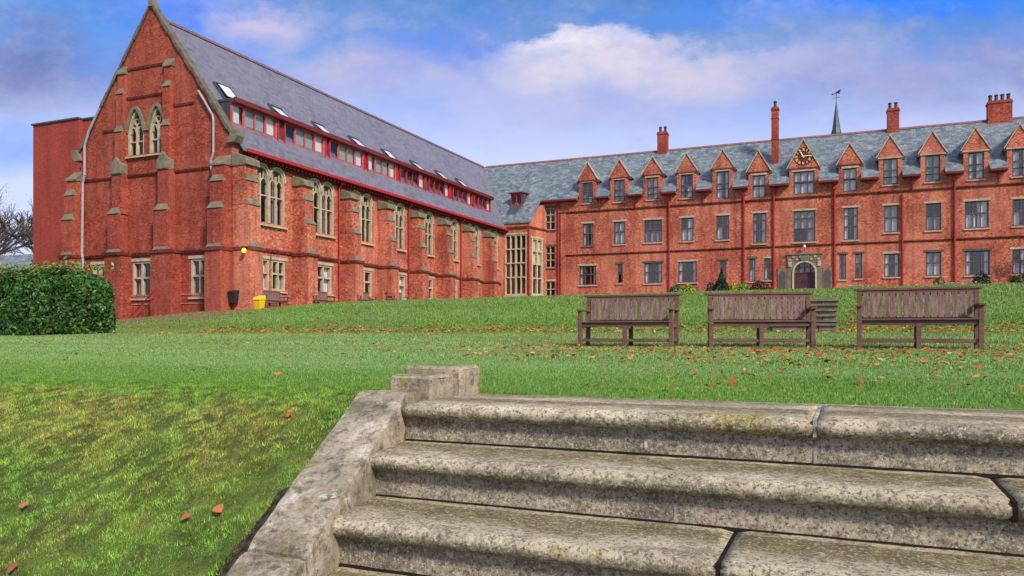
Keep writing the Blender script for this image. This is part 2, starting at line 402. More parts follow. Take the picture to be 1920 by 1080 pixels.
ag = np.unique(np.concatenate([np.linspace(-400,-60,12), np.linspace(-60,-20,81), np.linspace(-20,-7,40), np.linspace(-7,-2,51), np.linspace(-2,2.2,22), np.linspace(2.2,12,30), np.linspace(12,60,30), np.linspace(60,400,12), [-1.76,-1.68,1.62,1.70]]))
bg = np.unique(np.concatenate([np.linspace(-200,-5,10), np.linspace(-5,0,11), np.linspace(0,5,51), np.linspace(5,20,61), np.linspace(20,34,57), np.linspace(34,70,37), np.linspace(70,600,20), [3.0,3.06]]))
AA, BB = np.meshgrid(ag, bg)
ZZ = ground(AA, BB) + bumps(AA, BB)
inst = (AA > -1.70) & (AA < 1.65) & (BB < 3.03)
ZZ = np.where(inst, np.minimum(ZZ, -.47*(2.9-BB)-.45), ZZ); ZZ = np.where(inst, np.maximum(ZZ, -1.75), ZZ)
nb, na = AA.shape
me = bpy.data.meshes.new('ground')
vs = np.stack([AA.ravel(), BB.ravel(), ZZ.ravel()], 1)
idx = np.arange(nb*na).reshape(nb, na)
fc = np.stack([idx[:-1,:-1].ravel(), idx[:-1,1:].ravel(), idx[1:,1:].ravel(), idx[1:,:-1].ravel()], 1)
me.from_pydata(vs.tolist(), [], fc.tolist()); me.polygons.foreach_set('use_smooth', [True]*len(fc))
t = NT('lawn_turf')
g1 = t.mix(t.ramp(t.noise(1.3, 5, .65), [(.35, 0), (.68, 1)]), (.115, .235, .035), (.19, .34, .07))
g1 = t.mix(t.ramp(t.noise(9, 5, .75), [(.45, 0), (.70, .8)]), g1, (.11, .20, .035))
sp = t.n('ShaderNodeSeparateXYZ'); t.l(t.coord(), sp.inputs[0])
bankm = t.ramp(t.math('MULTIPLY', t.math('ADD', sp.outputs[1], t.math('MULTIPLY', t.noise(1.5, 4), .8)), .1), [(.28, .75), (.345, 0)])
g1 = t.mix(bankm, g1, t.mix(t.ramp(t.noise(5, 6, .7), [(.42, 0), (.6, 1)]), (.055, .060, .020), (.16, .19, .045)))
g1 = t.mix(t.ramp(t.noise(26, 4, .7), [(.5, 0), (.7, .6)]), g1, (.05, .06, .02))
t.bump(t.noise(22, 5, .8), .8, .03)
me.materials.append(t.fin(g1, .95, .05))
g_o = bpy.data.objects.new('ground', me); COL.objects.link(g_o); tag(g_o, 'green lawn with a mown terrace, grassy banks and a lower level', kind='structure')

# strips of path draped on the ground
def ribbon(name, pts, w, mat, label, lift=.015, n=60):
    mb = MB(); P = [Vector(p) for p in pts]; seg = [(P[i+1]-P[i]).length for i in range(len(P)-1)]; T = sum(seg)
    rows = []
    for k in range(n+1):
        s = T*k/n; i = 0
        while i < len(seg)-1 and s > seg[i]: s -= seg[i]; i += 1
        c = P[i].lerp(P[i+1], min(1, s/seg[i])); d = (P[i+1]-P[i]).normalized(); nn = Vector((-d.y, d.x))
        rows.append([c + nn*w*q for q in (-.5, -.17, .17, .5)])
    for r in rows:
        for q in r: mb.v.append((q.x, q.y, gz(q.x, q.y)+lift))
    for k in range(n):
        for q in range(3): mb.f.append((4*k+q, 4*k+q+1, 4*k+q+5, 4*k+q+4)); mb.mi.append(0)
    return tag(mb.build(name, mat, smooth=True), label, kind='structure')
ribbon('path', [(-60, 20), (-46, 22.5), (-37, 25.2), (-31, 27.2), (-26.2, 28.0), (-25.3, 30), (-25.3, 61)], 1.3, M['tarmac'], 'narrow gravelly path along the foot of the hall', .02, 160)
ribbon('forecourt_path', [(-23.5, 62.8), (14, 62.8)], 1.6, M['cope'], 'pale paved strip along the foot of the main range', .02, 40)

# ------------------------------------------------------------------ shared building bits
rng_ = None
def window(root, fr, u0, u1, z0, z1, n=2, trans=(.56,), frame='greystone', bw=.07, dep=(-.16, -.05), curtain=None, head=None, sill=None, subname='window', pane='glass', quoin=False):
    m = MB(); d0, d1 = dep
    m.fbox(fr, u0, u0+bw, d0, d1, z0, z1); m.fbox(fr, u1-bw, u1, d0, d1, z0, z1)
    m.fbox(fr, u0+bw, u1-bw, d0, d1, z0, z0+bw); m.fbox(fr, u0+bw, u1-bw, d0, d1, z1-bw, z1)
    us = [u0 + (u1-u0)*k/n for k in range(n+1)]
    for k in range(1, n): m.fbox(fr, us[k]-bw/2, us[k]+bw/2, d0, d1, z0+bw, z1-bw)
    for tr in trans:
        z = z0+(z1-z0)*tr
        for k in range(n):
            m.fbox(fr, us[k]+(bw if k == 0 else bw/2), us[k+1]-(bw if k == n-1 else bw/2), d0, d1+.003, z-bw*.5, z+bw*.5)
    w = m.build(subname, M[frame], root)
    p = MB(); q = (d0+d1)/2-.012; p.poly([fr(u0+.02, q, z0+.02), fr(u1-.02, q, z0+.02), fr(u1-.02, q, z1-.02), fr(u0+.02, q, z1-.02)])
    p.build('pane', M['glass_day' if root is rng_ else pane], w)
    if curtain:
        for (c0, c1, zz0, zz1, mt) in curtain:
            c = MB(); a = u0+(u1-u0)*c0; b = u0+(u1-u0)*c1; nn = max(2, int((b-a)/.07)); q = d0-.06
            zb = z0+(z1-z0)*zz0; zt = z0+(z1-z0)*zz1
            for k in range(nn):
                ua = a+(b-a)*k/nn; ub = a+(b-a)*(k+1)/nn; da = q+(.022 if k % 2 else 0); db = q+(0 if k % 2 else .022)
                c.poly([fr(ua, da, zb), fr(ub, db, zb), fr(ub, db, zt), fr(ua, da, zt)])
            c.build('curtain', M[mt], w)
    if head:
        h = MB(); h.fbox(fr, u0-.14, u1+.14, -.25, .035, z1+.002, z1+.15); h.build('lintel', M[head], w)
    if sill:
        h = MB(); h.hexa([fr(u0-.1,.09,z0-.12), fr(u1+.1,.09,z0-.12), fr(u1+.1,-.2,z0-.12), fr(u0-.1,-.2,z0-.12),
                          fr(u0-.1,.09,z0-.04), fr(u1+.1,.09,z0-.04), fr(u1+.1,-.2,z0-.002), fr(u0-.1,-.2,z0-.002)]); h.build('sill', M[sill], w)
    return w

def arc(u0, u1, zs, h, n=14, pointed=False):
    pts = []
    for k in range(n+1):
        x = -1+2*k/n
        if pointed: z = zs + h*(1-abs(x)**1.75)**.8
        else: z = zs + h*(1-abs(x)**2.6)**.5
        pts.append((u0+(u1-u0)*(k/n), z))
    return pts
def spandrel(mb, fr, u0, u1, pts, ztop, d0, d1):
    for (a, za), (b, zb) in zip(pts[:-1], pts[1:]):
        mb.hexa([fr(a,d1,za), fr(b,d1,zb), fr(b,d0,zb), fr(a,d0,za), fr(a,d1,ztop), fr(b,d1,ztop), fr(b,d0,ztop), fr(a,d0,ztop)])

# ------------------------------------------------------------------ THE HALL (gabled left wing)
XF, YG, XR, XL = -27.0, 29.2, -32.15, -37.3
ZE, ZRG = 9.48, 16.1
hall = thing('brick_hall', 'long gabled red brick hall with purple slate roof, stepped buttresses and twin arched windows', 'building', (XR, YG, 1.0))
fg, fs = front(YG), side(XF)
SLP = (ZRG-ZE)/(XF-XR)
upw = []; ends = [32.95, 37.2, 41.14, 45.01, 48.9, 52.75, 56.5, 60.1]
for e in ends: upw.append((e-2.32, e, 5.66, 8.5))
low = [(30.74, 33.03, 2.25, 3.82)]+[(e-1.5, e, 2.3+.05*i, 3.88+.02*i) for i, e in enumerate([37.05, 41.14, 45.14, 48.94, 52.75, 56.48, 60.0])]
# side wall with its openings
m = MB(); wall_face(m, fs, YG, 64.0, -1, ZE, [*upw, *low], .32); m.build('side_wall', M['brick'], hall)
zt = 16.55; kk = 1.36
gw = [(-33.87,-32.75,9.15,11.45), (-32.38,-31.3,9.15,11.45), (-33.55,-32.25,1.85,3.7), (-29.62,-28.5,1.85,3.7), (-36.4,-35.5,2.2,3.65)]
m = MB(); wall_face(m, fg, XL, XF, -2, 16.6, gw, .32, clip=[(kk, 1, zt+kk*-32.2+0), (-kk, 1, zt+kk*32.2)])
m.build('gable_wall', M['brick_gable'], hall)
m = MB(); m.poly([(XL,YG,-2),(XL,73,-2),(XL,73,ZE),(XL,YG,ZE)]); m.poly([(XL,73,-2),(XF,73,-2),(XF,73,ZE),(XR,73,ZRG),(XL,73,ZE)]); m.build('rear_wall', M['brick_gable'], hall)
# roof: two slabs
def slab(mb, p, q, y0, y1, th=.12):
    (x0, z0), (x1, z1) = p, q
    mb.hexa([(x0,y0,z0-th),(x1,y0,z1-th),(x1,y1,z1-th),(x0,y1,z0-th),(x0,y0,z0),(x1,y0,z1),(x1,y1,z1),(x0,y1,z0)])
m = MB(); ex = XF+.42; m.cur = 0
slab(m, (XR, ZRG), (ex, ZRG-SLP*(ex-XR)), YG+.28, 68.5); slab(m, (XR-5.6, ZRG-SLP*5.6), (XR-.001, ZRG), YG+.28, 68.5)
m.build('roof', M['slateL'], hall)
m = MB()
for k in range(86):
    y = YG+.3+k*.45; m.hexa([(XR-.16,y,ZRG-.12),(XR+.16,y,ZRG-.12),(XR+.16,y+.44,ZRG-.12),(XR-.16,y+.44,ZRG-.12),(XR-.05,y,ZRG+.07),(XR+.05,y,ZRG+.07),(XR+.05,y+.44,ZRG+.06),(XR-.05,y+.44,ZRG+.06)])
M['ridge_dull'] = plain('dull_ridge_tile', (.17, .105, .11), .8, .2, .3); m.build('ridge_tiles', M['ridge_dull'], hall)
# gable coping with kneelers
m = MB()
for s_ in (-1, 1):
    a = (-32.2, zt+.10); b = (-32.2+s_*5.35, zt+.10-kk*5.35)
    n_ = (.08*s_*kk/math.hypot(kk,1), .08/math.hypot(kk,1))
    m.prism(fg, [(a[0],a[1]-.08),(b[0],b[1]-.08),(b[0]+n_[0],b[1]+n_[1]),(a[0],a[1]+.12)] if s_ > 0 else [(b[0],b[1]-.08),(a[0],a[1]-.08),(a[0],a[1]+.12),(b[0]+n_[0],b[1]+n_[1])], -.32, .10)
    for q in range(1, 7):    # joints read as slightly proud lengths
        t0 = q/7; m.bar(fg, [(a[0]+(b[0]-a[0])*t0, a[1]+(b[1]-a[1])*t0), (a[0]+(b[0]-a[0])*(t0+.08), a[1]+(b[1]-a[1])*(t0+.08))], .17, -.30, .115)
M['darkcope'] = stone_mat('sooty_coping_stone', (.19, .155, .115), (.075, .062, .05), (.10, .11, .07), .5, 3)
m.build('gable_coping', M['darkcope'], hall)
for s_ in (-1, 1):
    m = MB(); cx = -32.2+s_*5.32
    m.prism(fg, [(cx-.42*s_, 9.15), (cx+.12*s_, 9.15), (cx+.30*s_, 9.45), (cx+.30*s_, 9.75), (cx-.05*s_, 9.75)][::(1 if s_ > 0 else -1)], -.35, .16)
    m.build('kneeler', M['weathered'], hall, bevel=.02)
m = MB(); m.prism(fg, [(-32.32,16.5),(-32.08,16.5),(-32.08,16.78),(-32.2,16.95),(-32.32,16.78)], -.25, .13); m.build('apex_stone', M['weathered'], hall)
# strings on the gable and side wall
m = MB()
def gstring(z, a, b, d=.10, h=.13):
    m = MB(); m.hexa([fg(a,d*.6,z-h),fg(b,d*.6,z-h),fg(b,-.02,z-h),fg(a,-.02,z-h),fg(a,d,z-.03),fg(b,d,z-.03),fg(b,-.02,z+.05),fg(a,-.02,z+.05)]); m.build('string_course', M['moulded'], hall)
gstring(4.15, XL-.02, XF+.02, .13, .16); gstring(8.15, XL-.02, -34.95); gstring(8.15,-33.85,-31.8); gstring(8.15, -30.6, XF); gstring(12.12, -33.9, -31.45, .08); gstring(13.6, -33.88, -31.4, .08); gstring(11.42,-30.75,-29.4,.08); gstring(10.6,-35.6,-34.6,.08)
for k, y in enumerate([30.0]+[e+1.35 for e in ends[:-1]]):
    m = MB(); y1 = (ends[k]+.65); m.hexa([fs(y,.08,4.17),fs(y1,.08,4.17),fs(y1,-.02,4.17),fs(y,-.02,4.17),fs(y,.12,4.29),fs(y1,.12,4.29),fs(y1,-.02,4.38),fs(y,-.02,4.38)]); m.build('string_course', M['moulded'], hall)
m = MB(); m.fbox(fg, XL+.0, XF, -.02, .03, 2.0-.07, 2.0+.02); m.fbox(fs, YG, 62, -.02, .03, 2.0-.07, 2.0+.02); m.fbox(fs, YG, 62, -.02, .03, 1.6, 1.66); m.fbox(fg, XL, XF, -.02, .03, 1.5, 1.56)
m.build('plinth_band', M['brick_pink'], hall)

# buttresses: stages of (width, projection, top) with sloped stone weatherings
def buttress(fr, uc, stages, zbase, capkind='gable', mat='brick', name='buttress', top_block=None):
    """stages: list of (u0,u1,proj,ztop), bottom to top"""
    m = MB(); st = MB(); stl = [st]; z = zbase
    for i, (u0, u1, pr, z1) in enumerate(stages):
        nxt = stages[i+1] if i+1 < len(stages) else None
        m.fbox(fr, u0, u1, -.02, pr, z, z1)
        if nxt:
            n0, n1, np_, _ = nxt; h = max(.18, (pr-np_)*1.6)
            tgt = MB(); stl.append(tgt)
            q_ = .12; a0 = u0+(u1-u0)*q_; a1 = u1-(u1-u0)*q_; h = max(h, .30); tgt.hexa([fr(u0-.015,pr+.05,z1-.02),fr(u1+.015,pr+.05,z1-.02),fr(u1+.015,np_-.05,z1-.02),fr(u0-.015,np_-.05,z1-.02),fr(max(n0,a0)-.005,np_+.01,z1+h),fr(min(n1,a1)+.005,np_+.01,z1+h),fr(min(n1,a1)+.005,np_-.05,z1+h),fr(max(n0,a0)-.005,np_-.05,z1+h)])
            z = z1-.02
        else:
            # top: sloping back to the wall
            st.hexa([fr(u0-.05,pr+.07,z1),fr(u1+.05,pr+.07,z1),fr(u1+.05,-.01,z1),fr(u0-.05,-.01,z1),fr(u0-.05,pr+.07,z1+.08),fr(u1+.05,pr+.07,z1+.08),fr(u1+.05,-.01,z1+.55 if top_block else z1+.45),fr(u0-.05,-.01,z1+.55 if top_block else z1+.45)])
    b = m.build(name, M[mat], hall)
    for q in stl: q.build('weathering', M['weathered'], b)
    return b
# side buttresses between the windows
for k, e in enumerate(ends[:-1]):
    u0 = e+.65; u1 = e+1.37
    b = buttress(fs, 0, [(u0-.06, u1+.06, 1.06, 4.22), (u0, u1, .97, 5.85), (u0, u1, .82, 7.1), (u0, u1, .72, 7.80)], -.5, top_block=True)
    c = MB(); c.fbox(fs, u0-.12, u1+.12, -.01, 1.14, 4.12, 4.26); c.build('band', M['moulded'], b)
    # big stone gablet head
    c = MB(); c.hexa([fs(u0-.08,.86,7.82),fs(u1+.08,.86,7.82),fs(u1+.08,-.01,7.82),fs(u0-.08,-.01,7.82),fs(u0-.08,.80,8.12),fs(u1+.08,.80,8.12),fs(u1+.08,-.01,8.42),fs(u0-.08,-.01,8.42)])
    c.build('cap_stone', M['weathered'], b, bevel=.03)
# corner buttresses, right
b = buttress(fs, 0, [(29.2, 30.12, 1.06, 4.12), (29.2, 30.05, .95, 6.2), (29.2, 30.0, .85, 7.35), (29.2, 30.0, .78, 8.05)], -.5, top_block=True, mat='brick', name='corner_buttress')
c = MB(); c.fbox(fs, 29.16, 30.2, -.01, 1.13, 4.02, 4.18); c.build('band', M['moulded'], b)
c = MB(); c.hexa([fs(29.14,.92,8.06),fs(30.1,.92,8.06),fs(30.1,-.01,8.06),fs(29.14,-.01,8.06),fs(29.14,.86,8.4),fs(30.1,.86,8.4),fs(30.1,-.01,8.75),fs(29.14,-.01,8.75)]); c.build('cap_stone', M['weathered'], b, bevel=.03)
for (x0, x1, s_) in ((-27.90, -27.04, 1), (-37.85, -37.06, -1)):
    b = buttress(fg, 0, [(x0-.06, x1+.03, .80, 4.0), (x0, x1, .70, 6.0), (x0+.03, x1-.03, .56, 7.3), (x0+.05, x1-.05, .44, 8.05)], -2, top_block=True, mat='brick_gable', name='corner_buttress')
    c = MB(); c.fbox(fg, x0-.11, x1+.08, -.01, .87, 3.98, 4.14); c.build('band', M['moulded'], b)
# left wing-buttress standing out from the left corner
fw = side(XL-.8)
# gable pilasters (each with three weathered set-offs)
for (c4, c3, c2, c1) in (((-34.75,-33.60),(-34.66,-33.90),(-34.52,-33.84),(-34.42,-33.92)), ((-31.58,-30.25),(-31.50,-30.62),(-31.36,-30.64),(-31.22,-30.72))):
    b = buttress(fg, 0, [(*c4, .66, 4.02), (*c3, .56, 6.15), (*c2, .42, 8.15), (*c1, .34, 10.35), (*c1, .26, 12.3), (*c1, .15, 13.3)], -2, mat='brick_gable', name='pilaster')
    c = MB(); c.fbox(fg, c4[0]-.06, c4[1]+.06, -.01, .74, 4.0, 4.16); c.build('band', M['moulded'], b)
    c = MB(); cx = (c2[0]+c2[1])/2; hw = .36
    c.prism(fg, [(cx-hw,8.16),(cx+hw,8.16),(cx+hw,8.62),(cx,9.02),(cx-hw,8.62)], .05, .50); c.build('gablet', M['weathered'], b, bevel=.02)

# upper twin arched windows
def twin_window(k, u0, u1, z0, z1):
    m = MB(); uc = (u0+u1)/2; cm = .085
    m.fbox(fs, u0, u0+.07, -.2, .01, z0, z1); m.fbox(fs, u1-.07, u1, -.2, .01, z0, z1); m.fbox(fs, uc-cm, uc+cm, -.2, .01, z0, z1-.12)
    for a, b in ((u0+.07, uc-cm), (uc+cm, u1-.07)):
        A = arc(a, b, 7.78, .62); spandrel(m, fs, a, b, A, z1, -.18, .0)
        c = (a+b)/2; m.fbox(fs, c-.036, c+.036, -.15, -.05, z0, 8.1)
        m.fbox(fs, a, c-.036, -.15, -.045, 6.99, 7.05); m.fbox(fs, c+.036, b, -.15, -.045, 6.99, 7.05)
        for p, q in ((a, c), (c, b)):
            m.bar(fs, arc(p+.03, q-.03, 7.66, .24, 8, True), .05, -.14, -.06)
            x = (p+q)/2; m.fbox(fs, x-.022, x+.022, -.13, -.05, 7.86, 8.25)
        
    w = m.build('arched_window', M['buff'], hall)
    h = MB()
    for a, b in ((u0-.02, uc), (uc, u1+.02)): h.bar(fs, arc(a, b, 7.86, .70, 16), .085, -.02, .07)
    h.build('hood_mould', M['buff'], w)
    s = MB(); s.hexa([fs(u0-.12,.14,z0-.2),fs(u1+.12,.14,z0-.2),fs(u1+.12,-.25,z0-.2),fs(u0-.12,-.25,z0-.2),fs(u0-.12,.14,z0-.1),fs(u1+.12,.14,z0-.1),fs(u1+.12,-.25,z0),fs(u0-.12,-.25,z0)]); s.build('sill', M['buff'], w)
    p = MB(); p.poly([fs(u0+.02,-.13,z0),fs(u1-.02,-.13,z0),fs(u1-.02,-.13,z1),fs(u0+.02,-.13,z1)]); p.build('pane', M['glass'], w)
    r_ = random.Random(k*5+1)
    for j in range(4):
        if r_.random() < .5:
            c0 = u0+.12+(u1-u0-.2)*j/4; c = MB(); nn = 4; up = r_.random() < .45
            for q in range(nn):
                a = c0+.45*q/nn; b = c0+.45*(q+1)/nn; c.poly([fs(a,-.3-.03*(q%2),6.98 if up else z0),fs(b,-.3-.03*((q+1)%2),6.98 if up else z0),fs(b,-.3-.03*((q+1)%2),z1),fs(a,-.3-.03*(q%2),z1)])
            c.build('curtain', M['curtain3'], w)
for k, w_ in enumerate(upw): twin_window(k, *w_)
# lower square-headed windows
for k, (a, b, c, d) in enumerate(low):
    if k == 0:
        mid = (a+b)/2
        window(hall, fs, a, mid-.10, c, d, 2, (.55,), 'buff', .10, (-.2, -.02), [(.55,1,0,1,'curtain')], 'buff', 'buff')
        window(hall, fs, mid+.10, b, c, d, 2, (.55,), 'buff', .10, (-.2, -.02), [(.5,1,0,.45,'blind')], 'buff', 'buff')
        m = MB(); m.fbox(fs, mid-.10, mid+.10, -.3, -.005, c-.002, d+.002); m.build('brick_pier', M['brick'], hall)
    else: window(hall, fs, a, b, c, d, 2, (.55,), 'buff', .10, (-.2, -.02), [(.5, .98, 0, 1, 'curtain')] if k % 2 else [(0.02,.4,0,1,'blind')], 'buff', 'buff')
window(hall, fg, *gw[2], 2, (.55,), 'buff', .10, (-.2,-.02), [(.1,.45,.0,1,'curtain3')], 'buff', 'buff')
window(hall, fg, *gw[3], 2, (.55,), 'buff', .10, (-.2,-.02), [(.55,.98,.0,1,'curtain3')], 'buff', 'buff')
window(hall, fg, *gw[4], 2, (.55,), 'buff', .10, (-.2,-.02), None, 'buff', 'buff')
# twin lancets in the gable
for i, (u0, u1, z0, z1) in enumerate(gw[:2]):
    m = MB(); A = arc(u0, u1, 10.35, 1.05, 16, True)
    spandrel(m, fg, u0, u1, A, z1, -.25, -.004)
    m2 = MB(); m2.bar(fg, [(u0+.03,z0)]+[(a+.03 if a < (u0+u1)/2 else a-.03, z) for a, z in A][:]+[(u1-.03,z0)], .13, -.22, -.02)
    c = (u0+u1)/2; m2.fbox(fg, c-.05, c+.05, -.2, -.05, z0, 10.75)
    for p, q in ((u0+.08, c), (c, u1-.08)): m2.bar(fg, arc(p+.02, q-.02, 10.25, .33, 8, True), .07, -.18, -.06); m2.fbox(fg, p, q, -.18, -.08, 9.80, 9.86)
    m2.bar(fg, [(c+.16*math.cos(t_), 10.83+.16*math.sin(t_)) for t_ in [2*math.pi*k/10 for k in range(11)]], .05, -.18, -.06)
    w = m2.build('lancet_window', M['buff'], hall); m.build('spandrel', M['brick_gable'], w)
    h = MB(); h.bar(fg, arc(u0-.07, u1+.07, 10.3, 1.24, 18, True), .17, -.02, .10); h.build('hood_mould', M['weathered'], w)
    p = MB(); p.poly([fg(u0,-.15,z0),fg(u1,-.15,z0),fg(u1,-.15,z1),fg(u0,-.15,z1)]); p.build('pane', M['glass'], w)
m = MB(); m.hexa([fg(-34.0,.14,8.98),fg(-31.2,.14,8.98),fg(-31.2,-.2,8.98),fg(-34.0,-.2,8.98),fg(-34.0,.14,9.06),fg(-31.2,.14,9.06),fg(-31.2,-.2,9.15),fg(-34.0,-.2,9.15)]); m.build('lancet_sill', M['buff'], hall)

# glazed dormer band in the roof
fb = side(-27.62); zb0, zb1 = 10.12, 11.30
groups = [(29.85,33.04),(33.75,37.14),(37.7,41.1),(41.65,44.92),(45.52,48.8),(49.45,52.6),(53.2,56.42),(56.85,60.0)]
def roofz(x): return ZRG-SLP*(x-XR)
m = MB(); m.box(-29.0, -27.40, 29.78, 60.1, 11.42, 11.54); dr = m.build('dormer_roof', M['lead'], hall)
m = MB(); m.box(-27.40, -27.33, 29.74, 60.14, 11.33, 11.56); m.box(-27.60,-27.40,29.74,60.14,11.30,11.42); m.build('fascia', M['redpaint_dark'], dr)
m = MB()
for y in (29.85, 60.0): m.prism(lambda u, d, z, y=y: (u, y-d, z), [(-27.64, zb0-.2), (-27.64, 11.42), (-28.7, 11.42)], -.04, .04)
m.build('dormer_cheek', M['lead'], hall)
for gi, (a, b) in enumerate(groups):
    m = MB(); n = 4; us = [a+(b-a)*k/n for k in range(n+1)]; bw = .055
    m.fbox(fb, a-.05, b+.05, -.08, .06, zb0-.10, zb0); m.fbox(fb, a-.05, b+.05, -.08, .02, zb0+.13, zb0+.18); m.fbox(fb, a-.05, b+.05, -.08, .02, zb1-.05, zb1+.02)
    for k, u in enumerate(us): ww = .085 if k in (0, 1, n-1, n) else .028; m.fbox(fb, u-ww/2, u+ww/2, -.07, .035, zb0, zb1)
    m.fbox(fb, a, b, -.07, -.035, zb0, zb0+.13)
    w = m.build('dormer_window', M['pinkpaint'] if gi < 4 else M['redpaint'], hall)
    p = MB(); p.poly([fb(a,-.05,zb0),fb(b,-.05,zb0),fb(b,-.05,zb1),fb(a,-.05,zb1)]); p.build('pane', M['glass'], w)
    c = MB(); c.poly([fb(us[3]+.05,-.12,zb0+.02),fb(b-.05,-.12,zb0+.02),fb(b-.05,-.12,zb1),fb(us[3]+.05,-.12,zb1)])
    if gi in (0, 3): c.poly([fb(us[0]+.05,-.12,zb0+.02),fb(us[1]-.2,-.12,zb0+.02),fb(us[1]-.2,-.12,zb1),fb(us[0]+.05,-.12,zb1)])
    c.build('curtain', M['curtain'], w)
    if gi < 3 or gi == 3:
        c = MB(); c.poly([fb(us[1]+.02,-.13,zb0+.02),fb(us[3]-.02,-.13,zb0+.02),fb(us[3]-.02,-.13,zb1),fb(us[1]+.02,-.13,zb1)]); c.build('blind', M['blind'], w)
    if gi < 7:
        nb_ = groups[gi+1][0]; m = MB(); m.fbox(fb, b+.05, nb_-.05, -.12, -.06, zb0-.25, 11.42)
        pn = m.build('dormer_panel', M['lead'], hall)
        m = MB(); m.fbox(fb, b+.05, b+.14, -.06, .09, zb0-.12, 11.33); m.fbox(fb, nb_-.14, nb_-.05, -.06, .09, zb0-.12, 11.33); m.build('post', M['redpaint'], pn)
m = MB(); m.fbox(fb, 29.8, 60.05, -.3, .10, zb0-.17, zb0-.105); m.build('dormer_sill', M['redpaint_dark'], hall)
m = MB(); m.fbox(fb, 29.8, 60.05, -.15, -.14, zb0-.2, 10.2); m.build('dormer_lining', M['lead'], hall)
# open roof windows
for k, (y, ang) in enumerate(zip([31.1, 35.15, 39.0, 42.75, 46.6, 50.45, 54.2, 57.7], [4, 13, 13, 12, 7, 14, 12, 12])):
    xc = -29.15; zc = roofz(xc)+.03; dn = Vector((1, 0, -SLP)).normalized(); nr = Vector((SLP, 0, 1)).normalized()
    C0 = Vector((xc, y, zc)); hw, hh = .52, .62
    def rect(mb, cen, dd, nn, w, h, t0, t1):
        Y = Vector((0, 1, 0)); pts = []
        for tt in (t0, t1):
            for sy, sd in ((-1,1),(1,1),(1,-1),(-1,-1)): pts.append(cen+Y*(sy*w)+dd*(sd*h)+nn*tt)
        mb.hexa(pts)
    fr_ = MB()
    for (w, h, oy, od) in ((.05, hh, -hw, 0), (.05, hh, hw, 0), (hw-.051, .05, 0, hh-.05), (hw-.051, .05, 0, -hh+.05)):
        rect(fr_, C0+Vector((0,oy,0))+dn*od, dn, nr, w, h, -.05, .09)
    f_ = fr_.build('roof_window', M['lead'], hall)
    a_ = R(ang); d2 = (dn*math.cos(a_)+nr*math.sin(a_)); n2 = (nr*math.cos(a_)-dn*math.sin(a_)); Cs = C0+nr*.14
    s = MB(); 
    for (w, h, oy, od) in ((.035, hh-.06, -hw+.08, 0), (.035, hh-.06, hw-.08, 0), (hw-.12, .035, 0, hh-.1), (hw-.12, .035, 0, -hh+.1)):
        rect(s, Cs+Vector((0,oy,0))+d2*od, d2, n2, w, h, -.02, .035)
    s.build('sash', M['blackmetal'], f_)
    g = MB(); rect(g, Cs, d2, n2, hw-.12, hh-.14, -.005, .02); g.build('pane', M['skyglass'], f_)
    g = MB(); rect(g, C0, dn, nr, hw-.05, hh-.06, -.045, -.02); g.build('reveal', M['blackmetal'], f_)
# gutter, rafter ends, downpipes
m = MB(); m.box(ex-.05, ex+.11, YG+.5, 61.6, 8.79, 8.97); gt = m.build('gutter', M['redpaint'], hall, bevel=.02)
m = MB(); m.box(XF-.02, XF+.06, YG+.9, 61.5, 8.52, 8.76)
for k in range(100):
    y = YG+.9+k*.32
    if y < 61.4: m.box(XF+.0, ex-.06, y, y+.11, 8.62, 8.77)
m.build('eaves_board', M['redpaint_dark'], gt)
for k, e in enumerate(ends[:-1]):
    if k % 2 == 1:
        m = MB(); y = e+.42; m.tube((XF+.1, y, gz(XF, y)-.2), (XF+.1, y, 8.4), .05); m.tube((XF+.1, y, 8.4), (ex, y, 8.72), .05); m.build('downpipe', M['pipe_red'], hall, smooth=False)
m = MB(); m.tube((XF+.07, 30.25, 5.6), (XF+.07, 30.25, 8.4), .05); m.tube((XF+.07,30.25,8.4),(ex,30.4,8.75),.05); m.build('downpipe', M['pipe_red'], hall)
def pipe(pts, r, mat, root, name='downpipe'):
    m = MB()
    for p, q in zip(pts[:-1], pts[1:]): m.tube(p, q, r, n=10)
    for z in range(2, int(len(pts))): pass
    return m.build(name, mat, root, smooth=False)
yp = YG-.13
pipe([(-29.0, yp, 11.85), (-28.1, yp, 10.55), (-28.06, yp, 10.3), (-28.06, yp, 8.75), (-28.2, yp, 8.4), (-28.2, yp, 8.0), (-28.06, yp, 7.7), (-28.06, yp, 6.6)], .055, M['pipe_white'], hall)
pipe([(-35.75, yp, 11.75), (-36.55, yp, 10.6), (-36.85, yp, 9.9), (-36.85, yp, 8.35), (-36.98, yp, 8.0), (-36.98, yp-.05, 4.2), (-36.85, yp-.1, 4.0), (-36.85, yp-.1, .5)], .065, M['pipe_white'], hall)

# ------------------------------------------------------------------ plain brick block behind the hall on the left
annex = thing('brick_block', 'plain flat-roofed dark red brick block standing left of the gabled hall', 'building', (-41, 33, 0))
m = MB(); m.poly([(-43.4,30.9,-2),(-39.66,30.9,-2),(-39.66,30.9,12.1),(-43.4,30.9,12.1)]); m.poly([(-39.66,31.2,-2),(-37.2,31.2,-2),(-37.2,31.2,12.1),(-39.66,31.2,12.1)])
m.poly([(-39.66,30.9,-2),(-39.66,31.2,-2),(-39.66,31.2,12.1),(-39.66,30.9,12.1)]); m.poly([(-43.4,30.9,-2),(-43.4,30.9,12.1),(-43.4,40,12.1),(-43.4,40,-2)]); m.poly([(-37.2,31.2,-2),(-37.2,40,-2),(-37.2,40,12.1),(-37.2,31.2,12.1)]); m.poly([(-43.4,40,-2),(-43.4,40,12.1),(-37.2,40,12.1),(-37.2,40,-2)])
m.build('wall', M['brick_annex'], annex)
